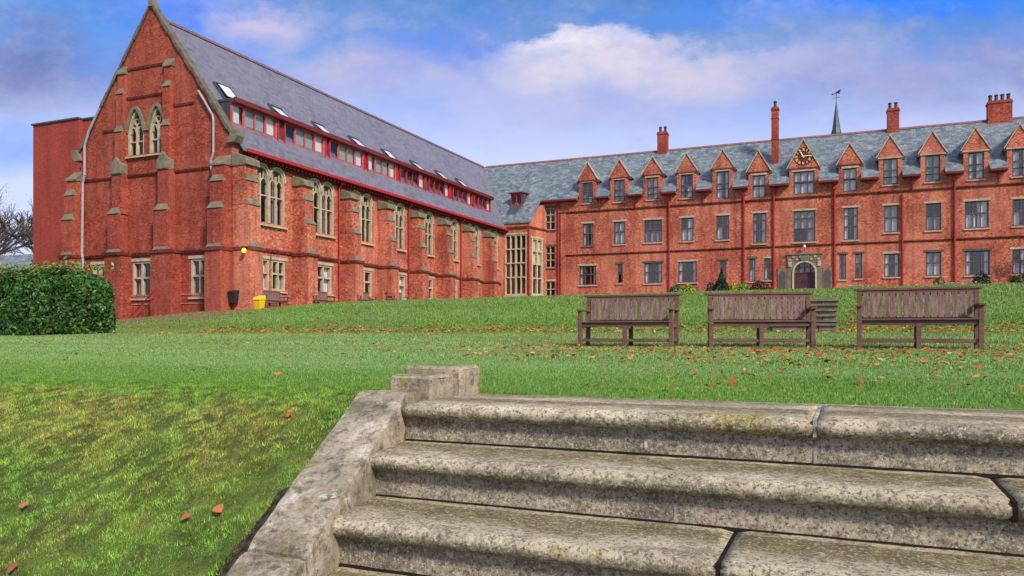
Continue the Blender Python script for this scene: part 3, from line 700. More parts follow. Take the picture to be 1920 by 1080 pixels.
m = MB(); m.box(-43.48,-39.62,30.82,40.1,12.1,12.19); m.box(-39.62,-37.1,31.12,40.1,12.1,12.19); m.build('flat_roof', M['lead'], annex)
m = MB(); m.box(-38.9,-38.6,31.05,31.2,11.0,11.6); m.build('wall_stone', M['weathered'], annex)

# ------------------------------------------------------------------ THE MAIN RANGE
YF = 64.0; ff = front(YF); YRD = 68.5; ZR2 = 16.13; EY, EZ = 63.52, 11.62; SR = (ZR2-EZ)/(YRD-EY)
rng_ = thing('main_range', 'three-storey red brick range with mottled slate roof, gabled dormers, clock and arched doorway', 'building', (-6, 64, 3.2))
dorm = [ # L, R, base z, apex z, window u0,u1,z0,z1, lights
 (-21.28,-19.39,13.16,14.68,-20.81,-19.88,11.20,12.96,2),(-18.5,-16.61,13.2,14.72,-18.03,-17.11,11.14,12.97,2),(-15.7,-13.79,13.22,14.68,-15.21,-14.28,11.14,12.95,2),
 (-12.88,-11.03,13.2,14.70,-12.44,-11.46,11.07,12.97,2),(-10.06,-8.15,13.25,14.74,-9.6,-8.61,10.82,13.0,2),(-7.3,-5.42,12.78,14.42,-6.82,-5.86,10.70,12.47,2),
 (-4.28,-1.88,12.79,14.98,-3.78,-2.28,10.74,12.5,3),(-.75,1.13,12.78,14.38,-.26,.66,10.72,12.47,2),(1.98,3.88,13.07,14.68,2.46,3.43,11.04,12.96,2),
 (4.75,6.63,13.1,14.72,5.22,6.17,11.04,12.96,2),(7.45,9.32,13.08,14.68,7.93,8.9,11.0,12.92,2),(10.12,12.0,13.05,14.67,10.6,11.55,11.02,12.91,2),(12.85,14.7,13.05,14.67,13.3,14.25,11.02,12.91,2)]
first = [(-20.78,-19.85,7.55,9.46,2,1),(-18.03,-17.05,7.57,9.46,2,1),(-15.44,-13.97,7.6,9.45,3,1),(-12.4,-11.41,7.57,9.45,2,1),(-9.6,-8.61,7.55,9.47,2,1),(-6.78,-5.78,7.12,9.49,2,2),(-3.78,-2.23,7.1,9.48,3,2),(-.24,.75,7.08,9.5,2,2),(2.52,3.48,7.52,9.5,2,1),(5.25,6.24,7.52,9.48,2,1),(7.71,9.19,7.53,9.46,3,1),(10.63,11.6,7.55,9.42,2,1),(13.3,14.25,7.55,9.42,2,1)]
grd = [(-21.09,-19.57,4.22,5.85,3),(-17.72,-17.27,4.3,5.9,1),(-15.44,-13.97,4.22,5.9,3),(-12.62,-11.16,4.22,5.9,3),(-9.31,-8.83,4.3,5.88,1),(-7.06,-6.6,4.15,5.94,1),(-5.95,-5.48,4.24,5.94,1),(-.52,-.06,4.14,6.02,1),(.57,1.04,4.18,6.03,1),(2.53,3.52,4.24,5.95,2),(5.25,6.24,4.23,5.95,2),(7.75,9.24,4.2,5.93,3),(10.6,11.6,4.2,5.93,2),(13.3,14.2,4.2,5.93,2)]
stair = [(-24.18,-23.27,9.09,10.99),(-24.18,-23.27,5.8,7.65),(-24.18,-23.27,3.25,4.62)]
door = (-3.78,-2.18,3.0,5.62)
holes = [d[4:8] for d in dorm]+[f[:4] for f in first]+[g[:4] for g in grd]+stair+[door]
holes = [tuple(h) for h in holes]
m = MB(); wall_face(m, ff, -27.5, 18, 1.5, 11.6, [(h[0],h[1],h[2],min(h[3],11.6)) for h in holes], .3)
m.build('wall', M['brick'], rng_)
m = MB(); m.poly([(18,YF,1),(18,73,1),(18,73,EZ),(18,YRD,ZR2),(18,EY,EZ)]); m.poly([(18,73,1),(-36,73,1),(-36,73,EZ),(18,73,EZ)]); m.build('rear_wall', M['brick'], rng_)
# roof front and back
m = MB(); th = .14
def rp(x0, x1, y0, y1):
    z0 = ZR2-SR*(YRD-y0); z1 = ZR2-SR*(YRD-y1)
    m.hexa([(x0,y0,z0-th),(x1,y0,z0-th),(x1,y1,z1-th),(x0,y1,z1-th),(x0,y0,z0),(x1,y0,z0),(x1,y1,z1),(x0,y1,z1)])
xs_ = -24.45
rp(-33, xs_, 61.25, YRD); rp(xs_, -21.30, EY, YRD)
for i, d in enumerate(dorm[:-1]): pass
prev = -21.30
for d in dorm:
    w0, w1 = d[4]-.30, d[5]+.30
    if w0 > prev: rp(prev, w0, EY, YRD)
    yb = YF+.05; rp(w0, w1, YRD-(ZR2-12.4)/SR+.2, YRD)     # roof behind the dormer
    prev = w1
rp(prev, 18.3, EY, YRD)
m.build('roof', M['slateR'], rng_)
m = MB(); m.hexa([(-36,YRD,ZR2-th),(18.3,YRD,ZR2-th),(18.3,73.4,EZ-th),(-36,73.4,EZ-th),(-36,YRD,ZR2),(18.3,YRD,ZR2),(18.3,73.4,EZ),(-36,73.4,EZ)]); m.build('rear_roof', M['slateR'], rng_)
m = MB()
for k in range(112):
    x = -32+k*.45; m.hexa([(x,YRD-.16,ZR2-.1),(x+.44,YRD-.16,ZR2-.1),(x+.44,YRD+.16,ZR2-.1),(x,YRD+.16,ZR2-.1),(x,YRD-.05,ZR2+.07),(x+.44,YRD-.05,ZR2+.07),(x+.44,YRD+.05,ZR2+.07),(x,YRD+.05,ZR2+.07)])
m.build('ridge_tiles', M['ridge'], rng_)
# strings
m = MB()
for z, h in ((10.55, .15), (6.85, .12)):
    m = MB(); m.hexa([ff(-22.9,.06,z-h),ff(18,.06,z-h),ff(18,-.02,z-h),ff(-22.9,-.02,z-h),ff(-22.9,.12,z-.03),ff(18,.12,z-.03),ff(18,-.02,z+.05),ff(-22.9,-.02,z+.05)]); m.build('string_course', M['moulded'], rng_)
# dormers
DC = [[(.08,.46,0,.5,'curtain3'),(.55,.92,0,.3,'curtain')], [(.08,.44,0,1,'blind'),(.56,.92,0,1,'blind')], [(.06,.46,0,1,'blind'),(.6,.94,0,1,'curtain')], [(.06,.3,0,1,'curtain3'),(.55,.94,0,.55,'curtain')], [(.06,.4,0,1,'curtain'),(.7,.94,0,1,'curtain')], [(.06,.46,0,1,'curtain'),(.54,.94,0,1,'curtain')], None, [(.06,.46,0,1,'curtain'),(.54,.94,0,1,'curtain')], [(.08,.44,0,1,'blind'),(.6,.94,0,1,'curtain')], [(.06,.5,0,1,'blind'),(.6,.92,.1,1,'blind')], [(.06,.3,0,1,'curtain'),(.56,.94,0,1,'curtain')], [(.06,.46,0,.9,'curtain'),(.74,.94,0,1,'curtain')]]
CUR = [[(.05,.30,0,1,'curtain'),(.74,.95,0,1,'curtain')], [(.08,.45,0,.55,'curtain'),(.8,.95,0,1,'curtain3')], [(.1,.47,0,.52,'curtain'),(.53,.9,0,.52,'curtain'),(.1,.45,.58,1,'blind'),(.55,.9,.58,1,'blind')], [(.68,.95,0,1,'curtain'),(.05,.2,0,1,'curtain3')], [(.05,.95,0,.5,'curtain3')], [(.05,.95,.45,1,'blind'),(.6,.95,0,.5,'curtain3')], [(.06,.46,0,.52,'curtain'),(.54,.94,0,1,'curtain')]]
for i, (L_, R_, zb, za, u0, u1, z0, z1, n) in enumerate(dorm):
    w0, w1 = u0-.30, u1+.30; uc = (L_+R_)/2; m = MB()
    wall_face(m, ff, w0, w1, 11.6, zb, [(u0,u1,11.6,z1)], .3)
    hw = (R_-L_)/2-.10; sl = (za-zb)/((R_-L_)/2)
    m.poly([ff(uc-hw,0,zb), ff(uc+hw,0,zb), ff(uc,0,zb+hw*sl)])
    yb = YRD-(ZR2-zb)/SR
    for x in (w0, w1): m.poly([(x,YF,11.6),(x,yb+.3,11.6),(x,yb+.3,zb),(x,YF,zb)])
    dm = m.build('dormer', M['brick'], rng_)
    c = MB()   # coping
    for s_ in (-1, 1): c.bar(ff, [(uc, za-.03), (uc+s_*((R_-L_)/2), zb-.02)], .075, -.30, .06)
    c.fbox(ff, uc-.07, uc+.07, -.2, .09, za-.1, za+.06); c.build('coping', M['cope'], dm)
    c = MB(); c.fbox(ff, uc-hw, uc+hw, -.02, .07, zb-.12, zb-.03); c.build('gable_band', M['moulded'] if i not in (8,9,10,11) else M['cope'], dm)
    for s_ in (-1, 1):
        c = MB(); x = uc+s_*(R_-L_)/2; a_, b_ = (x, w0+.0) if s_ < 0 else (w1, x)
        c.fbox(ff, min(a_,b_)-.02, max(a_,b_)+.02, -.35, .02, zb-.22, zb-.06); c.build('kneeler', M['lead'], dm)
    c = MB(); yr = YRD-(ZR2-za)/SR; 
    for s_ in (-1, 1):
        x = uc+s_*((R_-L_)/2+.02); c.poly([(uc,YF+.2,za),(x,YF+.2,zb-.04),(x,yb+.2,zb-.04),(uc,yr+.2,za)])
    c.build('roof', M['slateR'], dm)
    window(rng_, ff, u0, u1, z0, z1, n, (.55,), 'greystone', .075, (-.18,-.04), DC[i % len(DC)] if i != 6 else [(.06,.3,0,1,'curtain'),(.36,.64,0,1,'curtain'),(.7,.94,0,1,'curtain')], 'cope' if zb-z1 > .16 else None, 'cope' if z0 > 10.9 else None)
# eaves strips between dormers: gutter + dark soffit
m = MB(); m2 = MB(); prev = -21.1; segs = []
edges = [(-24.4, -21.15)]
pr = None
for d in dorm:
    w0, w1 = d[4]-.30, d[5]+.30
    if pr is not None: edges.append((pr, w0))
    pr = w1
edges.append((pr, 18.2))
for a, b in edges:
    m = MB(); m.box(a+.02, b-.02, EY-.10, EY+.02, 11.44, 11.58); g_ = m.build('gutter', M['redpaint_dark'], rng_)
    m2 = MB(); m2.box(a+.02, b-.02, EY+.03, YF-.001, 11.40, 11.47); m2.build('soffit', M['redpaint_dark'], g_)
# floors of windows
for i, (u0, u1, z0, z1, n, tr) in enumerate(first):
    window(rng_, ff, u0, u1, z0, z1, n, (.55,) if tr == 1 else (.42, .76), 'greystone', .075, (-.18,-.04), CUR[(i*2) % 7], 'cope', 'cope' if i not in (0,) else 'greystone')
    if i == 1:
        m = MB(); m.fbox(ff, u0+.22, u1-.22, -.30, -.25, 8.75, 9.3); m.build('lit_blind', M['lit'], rng_)
for i, (u0, u1, z0, z1, n) in enumerate(grd):
    window(rng_, ff, u0, u1, z0, z1, n, (.55,) if n > 1 else (.6,), 'greystone', .07, (-.18,-.04), [(.04,.2,0,1,'curtain'),(.8,.96,0,1,'curtain')] if n == 3 else CUR[(i*2+3) % 7], 'greystone' if i % 3 else 'cope', 'cope')
for i, (u0, u1, z0, z1) in enumerate(stair):
    window(rng_, ff, u0, u1, z0, z1, 2, (.36,.68) if i < 2 else (.5,), 'buff' if i == 2 else 'cope', .06, (-.18,-.04), None, 'greystone' if i < 2 else 'buff', 'greystone')
# bay with the tall window and its return
mB = MB(); fb1 = front(61.35); bx0, bx1 = -27.0, -24.75
tw = (-26.82, -24.92, 3.4, 8.42)
wall_face(mB, fb1, -27.2, bx1, 1.5, 9.55, [tw], .3)
fr2 = lambda u, d, z: (bx1+.62*(u)+d*.96, 61.35+2.65*u-d*.28, z)     # slightly canted return wall
wall_face(mB, fr2, 0, 1.0, 1.5, 9.55, [(.22,.80,3.4,8.2)], .25)
mB.poly([(-27.2,61.35,9.55),(bx1,61.35,9.55),(bx1+.62,64,9.55),(bx1+.62,64,11.5),(-27.2,64,11.5)])
bay = mB.build('stair_bay', M['brick'], rng_)
m = MB(); m.hexa([fb1(-27.2,.10,9.0),fb1(bx1+.1,.10,9.0),fb1(bx1+.02,-.02,9.0),fb1(-27.2,-.02,9.0),fb1(-27.2,.12,9.12),fb1(bx1+.12,.12,9.12),fb1(bx1+.02,-.02,9.2),fb1(-27.2,-.02,9.2)])
m.hexa([fr2(-.02,.08,9.0),fr2(1,.08,9.0),fr2(1,-.02,9.0),fr2(-.02,-.02,9.0),fr2(-.02,.12,9.12),fr2(1,.12,9.12),fr2(1,-.02,9.2),fr2(-.02,-.02,9.2)])
m.build('cornice', M['moulded'], bay)
m = MB(); u0, u1, z0, z1 = tw; 
for k in range(5): w = .13 if k == 2 else .09; u = u0+(u1-u0)*k/4; m.fbox(fb1, u-w/2, u+w/2, -.2, .02, z0, z1)
for z in (z0, 4.85, 6.05, 7.25, z1): m.fbox(fb1, u0, u1, -.19, .015 if z != 6.05 else .05, z-.05, z+.05)
m.fbox(fb1, u0-.15, u1+.12, -.1, .06, z1+.05, z1+.2); m.fbox(fb1, u0-.15, u1+.12, -.1, .10, z0-.2, z0-.05)
w = m.build('tall_window', M['buff'], rng_); p = MB(); p.poly([fb1(u0,-.14,z0),fb1(u1,-.14,z0),fb1(u1,-.14,z1),fb1(u0,-.14,z1)]); p.build('pane', M['glass'], w)
m = MB()
for u in (.24, .51, .78): m.fbox(fr2, u-.03, u+.03, -.18, .02, 3.4, 8.2)
for z in (3.45, 4.8, 6.0, 7.1, 8.15): m.fbox(fr2, .22, .80, -.17, .015, z-.05, z+.05)
m.fbox(fr2, .16, .86, -.1, .05, 8.2, 8.34); m.fbox(fr2, .16, .86, -.1, .07, 3.25, 3.4)
w = m.build('return_window', M['buff'], rng_); p = MB(); p.poly([fr2(.22,-.12,3.4),fr2(.80,-.12,3.4),fr2(.80,-.12,8.2),fr2(.22,-.12,8.2)]); p.build('pane', M['glass'], w)
c = MB(); c.poly([fr2(.24,-.2,6.0),fr2(.78,-.2,6.0),fr2(.78,-.2,8.2),fr2(.24,-.2,8.2)]); c.build('curtain', M['curtain2'], w)
m = MB(); m.tube((bx1+.12, 61.3, 2.9), (bx1+.12, 61.3, 8.95), .055); m.build('downpipe', M['pipe_red'], rng_)
# little red dormer in the low sweep of roof
m = MB(); x0, x1 = -27.05, -25.95; y0 = 63.0; zf = ZR2-SR*(YRD-y0)
m.box(x0, x0+.08, y0, y0+.1, zf, zf+1.15); m.box(x1-.08, x1, y0, y0+.1, zf, zf+1.15); m.box(x0+.08, x1-.08, y0, y0+.1, zf, zf+.12); m.box(x0+.08,x1-.08,y0,y0+.1,zf+1.03,zf+1.15); m.box((x0+x1)/2-.04,(x0+x1)/2+.04,y0,y0+.1,zf+.12,zf+1.03)
w = m.build('roof_dormer', M['redpaint'], rng_)
p = MB(); p.poly([(x0,y0+.06,zf),(x1,y0+.06,zf),(x1,y0+.06,zf+1.15),(x0,y0+.06,zf+1.15)]); p.build('pane', M['glass'], w)
p = MB(); zz = zf+1.15; yb = YRD-(ZR2-zz)/SR
p.hexa([(x0-.12,y0-.15,zz),(x1+.12,y0-.15,zz),(x1+.12,yb+.2,zz+.1),(x0-.12,yb+.2,zz+.1),(x0-.12,y0-.15,zz+.09),(x1+.12,y0-.15,zz+.09),(x1+.12,yb+.2,zz+.2),(x0-.12,yb+.2,zz+.2)]); p.build('roof', M['redpaint_dark'], w)
p = MB()
for x in (x0, x1): p.poly([(x,y0+.02,zf),(x,y0+.02,zz),(x,yb,zz)])
p.build('cheek', M['lead'], w)
p = MB(); q0 = y0-.9; p.poly([(x0-.05,q0,ZR2-SR*(YRD-q0)+.02),(x1-.25,q0,ZR2-SR*(YRD-q0)+.02),(x1,y0,zf+.02),(x0-.05,y0,zf+.02)]); p.build('apron', M['lead'], w)
# downpipes of the main range
for x, z0, z1 in ((-22.95, 3, 11.4), (-13.36, 3, 11.45), (-7.46, 3, 11.45), (-5.22, 3, 11.45), (-.86, 3, 11.45), (3.73, 3, 10.45), (7.08, 3, 11.45), (-16.14, 10.65, 11.45), (-10.6, 10.65, 11.45), (4.4,10.65,11.45), (9.8,10.65,11.45), (12.4,3,11.45)):
    m = MB(); m.tube((x, YF-.10, z0), (x, YF-.10, z1-.15), .065, n=10)
    if z1 > 11: m.tube((x,YF-.10,z1-.15),(x,EY-.03,z1),.06,n=10); m.box(x-.12,x+.12,YF-.2,YF-.002,z1-.5,z1-.28)
    for z in (4.4, 6.2, 8.2, 9.8):
        if z0 < z < z1: m.box(x-.10, x+.10, YF-.13, YF-.001, z-.04, z+.04)
    m.build('downpipe', M['pipe_red'], rng_)
m = MB(); m.fbox(ff, -22.72, -22.30, -.02, .14, 1.5, 10.4); m.build('wall_pier', M['brick'], rng_)
# doorway
fd = ff
m = MB(); u0, u1, z0, z1 = door; uc = (u0+u1)/2
def round_arc(a, b, zs, h, n=16):
    c = (a+b)/2; r = (b-a)/2; return [(c-r*math.cos(math.pi*k/n), zs+h*math.sin(math.pi*k/n)**.85) for k in range(n+1)]
A = round_arc(u0, u1, 4.62, .92); spandrel(m, fd, u0, u1, A, 6.1, -.2, .10)
m.fbox(fd, u0-.45, u0, -.02, .10, 3.0, 6.1); m.fbox(fd, u1, u1+.45, -.02, .10, 3.0, 6.1)
m.fbox(fd, u0-.52, u1+.52, -.02, .17, 6.1, 6.2)
ds = m.build('door_surround', M['weathered'], rng_)
m = MB(); m.bar(fd, [(u0-.02,3.1)]+round_arc(u0-.02, u1+.02, 4.62, .96)+[(u1+.02,3.1)], .13, .0, .17); m.build('arch_moulding', M['buff'], ds)
m = MB()
for k in range(9):
    for j in range(2): 
        if (k+j) % 2 == 0: x = u0-.36+k*.26; m.fbox(fd, x, x+.17, .10, .15, 5.68+.2*j, 5.82+.2*j)
for s_ in (-1, 1): m.fbox(fd, uc+s_*1.05-.12, uc+s_*1.05+.12, .1, .16, 5.2, 5.6)
m.build('carved_frieze', M['cope'], ds)
m = MB(); m.prism(fd, [(uc-.26,5.72),(uc,5.60),(uc+.26,5.72),(uc+.3,5.95),(uc,6.05),(uc-.3,5.95)], .10, .2); m.build('crest', M['weathered'], ds)
for s_ in (-1, 1):
    m = MB(); a = uc+s_*1.28; b = uc+s_*1.95; a, b = min(a, b), max(a, b)
    m.fbox(fd, a, b, -.02, .07, 3.0, 5.1); bk = m.build('side_panel', M['weathered'], rng_)
    m = MB(); m.prism(fd, [(a+.1,3.5),(b-.1,3.5),(b-.1,4.75),((a+b)/2,4.98),(a+.1,4.75)], .06, .09); m.build('dark_plaque', M['greystone'], bk)
m = MB(); m.fbox(fd, u0, uc-.012, -.28, -.2, 3.0, 4.75); m.fbox(fd, uc+.012, u1, -.28, -.2, 3.0, 4.75)
for k in range(9):
    x = u0+.08+k*.18; m.fbox(fd, x, x+.02, -.21, -.19, 3.1, 4.7)
m.fbox(fd, u0, u1, -.26, -.16, 4.68, 4.78)
dd = m.build('door', M['darkwood'], rng_)
m = MB()
for k in range(1, 4): x = u0+(u1-u0)*k/4; m.fbox(fd, x-.035, x+.035, -.26, -.17, 4.78, 5.5)
for k in range(4): x = u0+(u1-u0)*(k+.5)/4; m.bar(fd, arc(x-.17, x+.17, 5.0 if k in (1, 2) else 4.85, .2, 8, True), .04, -.25, -.18)
m.build('fanlight', M['darkwood'], dd)
m = MB(); m.poly([fd(u0,-.24,4.75),fd(u1,-.24,4.75),fd(u1,-.24,5.55),fd(u0,-.24,5.55)]); m.build('pane', M['glass'], dd)
m = MB(); m.poly([fd(u0,-.27,4.78),fd(u1,-.27,4.78),fd(u1,-.27,5.6),fd(u0,-.27,5.6)]); m.build('blind', M['curtain3'], dd)
for s_ in (-1, 1):
    m = MB(); m.tube((uc+s_*.12, YF+.12, 3.95), (uc+s_*.12, YF+.12, 4.2), .02); m.build('handle', M['blackmetal'], dd)
m = MB(); m.box(u0-.9, u1+.9, 62.9, 63.9, 3.0, 3.38); m.box(u0-1.1, u1+1.1, 62.5, 62.9, 3.0, 3.28); m.build('door_step', M['cope'], rng_, bevel=.01)
# clock in the broad dormer gable
cx, cz, cr = -3.08, 13.64, .62
m = MB(); m.lathe(0, 0, [(cr+.07, -.03), (cr+.07, .0)], 32); m.v = [ff(cx+x, .015+z, cz+y) for x, y, z in m.v]
ck = m.build('clock', M['moulded'], rng_)
m = MB(); num = ['XII','I','II','III','IIII','V','VI','VII','VIII','IX','X','XI']
for h, s in enumerate(num):
    th_ = math.pi/2-h*math.pi/6; er = Vector((math.cos(th_), math.sin(th_))); et = Vector((math.sin(th_), -math.cos(th_)))
    ws = {'I': .035, 'V': .075, 'X': .08}; W = sum(ws[ch] for ch in s); x = -W/2; C0 = Vector((cx, cz))
    def ln(a, b): 
        p = C0+et*a[0]+er*(cr-.20+a[1]*.19); q = C0+et*b[0]+er*(cr-.20+b[1]*.19); m.bar(ff, [p, q], .048, .03, .05)
    for ch in s:
        w = ws[ch]
        if ch == 'I': ln((x+w/2, 0), (x+w/2, 1))
        if ch == 'V': ln((x+.012, 1), (x+w/2, 0)); ln((x+w-.012, 1), (x+w/2, 0))
        if ch == 'X': ln((x+.012, 1), (x+w-.012, 0)); ln((x+w-.012, 1), (x+.012, 0))
        x += w
m.build('numerals', M['gold'], ck)
for ang, ln_, w in ((119, .40, .075), (3, .56, .05)):
    m = MB(); a = R(ang); m.bar(ff, [(cx-.12*math.cos(a), cz-.12*math.sin(a)), (cx+ln_*math.cos(a), cz+ln_*math.sin(a))], w, .055 if ang > 9 else .075, .07 if ang > 9 else .09); m.build('hand', M['gold_pale'], ck)
# chimneys
def chimney(x0, x1, y0, y1, zb, zt_, pots, potrows=1):
    m = MB(); m.box(x0, x1, y0, y1, zb, zt_-.22); m.box(x0-.05, x1+.05, y0-.05, y1+.05, zt_-.22, zt_-.12); m.box(x0, x1, y0, y1, zt_-.12, zt_)
    for q in (.45, .8): 
        if zt_-zb > 4: m.box(x0-.03,x1+.03,y0-.03,y1+.03,zb+(zt_-zb)*q,zb+(zt_-zb)*q+.08)
    c = m.build('chimney', M['brick_gable'], rng_)
    p = MB()
    for k in range(pots):
        x = x0+(x1-x0)*(k+.5)/pots; yy = (y0+y1)/2
        p.lathe(x, yy, [(.13, zt_), (.11, zt_+.38), (.15, zt_+.42), (.15, zt_+.48), (.10, zt_+.52)], 10)
    p.build('chimney_pots', M['pot'], c)
chimney(-15.28, -14.44, 68.1, 68.9, 15.3, 17.72, 2)
chimney(-5.55, -5.02, 65.7, 66.3, 13.4, 18.15, 1)
chimney(2.9, 3.75, 68.1, 68.9, 15.3, 17.72, 2)
chimney(9.73, 11.3, 68.1, 68.9, 15.3, 17.5, 4)
# flèche with weather vane
m = MB(); sx, sy = -.80, 69.0
for z0, r0, z1, r1 in ((15.6,.42,16.35,.40),(16.35,.40,16.75,.30),(16.75,.30,18.95,.02)):
    k = 8; m.lathe(sx, sy, [(r0, z0), (r1, z1)], k)
sp_ = m.build('spire', M['lead'], rng_)
m = MB(); m.tube((sx,sy,18.9),(sx,sy,19.75),.025); m.tube((sx-.3,sy,19.25),(sx+.3,sy,19.25),.015); m.tube((sx,sy-.3,19.25),(sx,sy+.3,19.25),.015)
fv = front(sy); m.prism(fv, [(sx-.34,19.60),(sx-.1,19.62),(sx+.05,19.72),(sx+.22,19.86),(sx+.36,19.82),(sx+.24,19.68),(sx+.3,19.55),(sx+.1,19.6),(sx-.12,19.56),(sx-.36,19.50)], -.015, .015); m.build('weather_vane', M['blackmetal'], sp_)

# ------------------------------------------------------------------ FOREGROUND STEPS
stairs = thing('stone_staircase', 'broad flight of weathered stone steps with rounded nosings and a sloping side wall', 'steps', (0, 2.0, -1.2))
def rough(mb, amp, seed, s=9.0):
    r_ = seed*3.7
    out = []
    for x, y, z in mb.v:
        n1 = float(fbm(x*1.0+z*.9+r_, y+z*.7+r_, s, 4))-.5; n2 = float(fbm(x+y*1.3-r_, z*1.7+x*.6+r_, s, 4))-.5
        out.append((x, y+amp*n1*1.6, z+amp*n2*1.6))
    mb.v = out
def nosing_slab(x0, x1, yf, yb, zt_, rad=.031, seg=.035):
    """bullnosed slab: profile in (y,z) swept along x"""
    pr = [(yb, zt_-2*rad), (yb, zt_-.004)]
    nb_ = 7
    for k in range(nb_+1): pr.append((yb+(yf+rad*1.3-yb)*((k+.3)/(nb_+.3)), zt_-.001*(k/nb_)))
    for k in range(1, 11):
        a = math.pi/2+math.pi*k/10; pr.append((yf+rad*1.3+rad*1.3*math.cos(a), zt_-rad+rad*math.sin(a)))
    mb = MB(); n = max(2, int((x1-x0)/seg)); k = len(pr)
    for i in range(n+1):
        x = x0+(x1-x0)*i/n; e = .006*(1 if i in (0, n) else 0)
        for (y, z) in pr: mb.v.append((x, y+(e if y < yb-.1 else 0), z-(e if z > zt_-.02 else 0)))
    for i in range(n):
        for j in range(k):
            q = (j+1) % k; mb.f.append((i*k+j, i*k+q, (i+1)*k+q, (i+1)*k+j)); mb.mi.append(0)
    mb.f.append(tuple(range(k-1, -1, -1))); mb.mi.append(0); mb.f.append(tuple(range(n*k, n*k+k))); mb.mi.append(0)
    return mb
def ain(b): return -1.552+.21*(2.6-b)
RIS, TR, TOP = .15, .30, -.255
joints = {0: [-.09], 1: [.38], 2: [-.29], 3: [-.62, .7], 4: [.1], 5: [-.5, .6], 6: [0.], 7: [-.4], 8: [.3], 9: [0]}
rjoint = {0: [-.62, -.09], 1: [-.46], 2: [.2], 3: [-.3], 4: [.4]}
for i in range(10):
    zt_ = TOP-RIS*i; yr = 2.595-TR*i; yf = yr-.045; yb = yr+(TR+.02 if i else .50)
    xl = ain(yb)-.02 if i else ain(2.6)+.003; xr = 1.5
    cuts = [xl]+joints.get(i, [])+[xr]
    st = thing('step', None, None); del_ = st; bpy.data.objects.remove(del_)
    tr_o = None
    for j in range(len(cuts)-1):
        mb = nosing_slab(cuts[j]+(.006 if j else 0), cuts[j+1]-(.006 if j < len(cuts)-2 else 0), yf, yb, zt_+.0015*((i*7+j*3) % 3-1))
        rough(mb, .0016, i*3+j, 26)
        o = mb.build('tread', M['tread'], stairs, smooth=True)
        if j:
            jm = MB(); jm.box(cuts[j]-.0055, cuts[j]+.0055, yf+.008, yb-.01, zt_-.058, zt_-.006); jm.build('joint', M['mortar'] if i == 0 else M['crack'], o)
    rc = [xl]+rjoint.get(i, [])+[xr]
    for j in range(len(rc)-1):
        rb = MB(); n = max(2, int((rc[j+1]-rc[j])/.04)); x0 = rc[j]+(.003 if j else 0); x1 = rc[j+1]-(.003 if j < len(rc)-2 else 0)
        nz_ = 5
        for a in range(n+1):
            for b in range(nz_+1): rb.v.append((x0+(x1-x0)*a/n, yr, zt_-.058-(RIS-.056)*b/nz_))
        for a in range(n):
            for b in range(nz_): k = a*(nz_+1)+b; rb.f.append((k, k+nz_+1, k+nz_+2, k+1)); rb.mi.append(0)
        rough(rb, .003, i*5+j+50, 22); rb.box(x0, x1, yr+.012, yr+.05, zt_-RIS-.01, zt_-.056)
        ro = rb.build('riser', M['riser'], stairs, smooth=False)
        if j:
            jm = MB(); jm.box(rc[j]-.005, rc[j]+.005, yr-.002, yr+.03, zt_-RIS, zt_-.06); jm.build('joint', M['mortar'] if i != 2 else M['crack'], ro)
    # dark uneven line in the corner behind the tread below
    dl = MB(); nn = 60
    for a in range(nn):
        xa = xl+(xr-xl)*a/nn; xb = xl+(xr-xl)*(a+1)/nn; w = .006+.008*random.random()
        dl.hexa([(xa,yr-w,zt_-RIS-.004),(xb,yr-w,zt_-RIS-.004),(xb,yr+.006,zt_-RIS-.004),(xa,yr+.006,zt_-RIS-.004),(xa,yr-w*.3,zt_-RIS+.006),(xb,yr-w*.3,zt_-RIS+.006),(xb,yr+.006,zt_-RIS+.009),(xa,yr+.006,zt_-RIS+.009)])
    dl.build('corner_line', M['crack'], stairs)
# sloping side walls (flanks)
def flank(sgn, b0, b1, name='side_wall_stone', jitter=0):
    """subdivided block following the slope"""
    def fin_(b): return ain(b) if sgn < 0 else 1.46
    def fout(b): return fin_(b)-.225 if sgn < 0 else 1.69
    def top(b): return -.232-.468*(2.6-b) if b < 2.62 else -.226
    mb = MB(); n = max(4, int((b1-b0)/.03)); m_ = 7
    pr0 = None; cnt = 0
    for i in range(n+1):
        b = b0+(b1-b0)*i/n; a0, a1 = sorted((fout(b), fin_(b))); zt_ = top(b)
        e = .012 if i in (0, n) else 0
        row = [(a0, b, zt_-.30), (a0, b, zt_-.02-e)]
        for k in range(m_+1):
            x = a0+(a1-a0)*k/m_; row.append((x+(0.006 if k == 0 else -.006 if k == m_ else 0), b, zt_-e-(.004 if k in (0, m_) else 0)))
        for q in range(1, 7): row.append((a1, b, zt_-.02-.6*q/6-e))
        cnt = len(row); mb.v += row
    for i in range(n):
        for k in range(cnt-1): mb.f.append((i*cnt+k, (i+1)*cnt+k, (i+1)*cnt+k+1, i*cnt+k+1)); mb.mi.append(0)
    mb.f.append(tuple(range(cnt))); mb.mi.append(0); mb.f.append(tuple(range(n*cnt+cnt-1, n*cnt-1, -1))); mb.mi.append(0)
    rough(mb, .006, 80+jitter, 16)
    o = mb.build(name, M['parapet'], stairs, smooth=True); es = o.modifiers.new('split', 'EDGE_SPLIT'); es.split_angle = R(38); return o
flank(-1, 1.795, 2.74); flank(-1, .9, 1.78, jitter=3); flank(-1, -.2, .885, jitter=6)
flank(1, 1.6, 2.74, jitter=9); flank(1, -.2, 1.585, jitter=12)
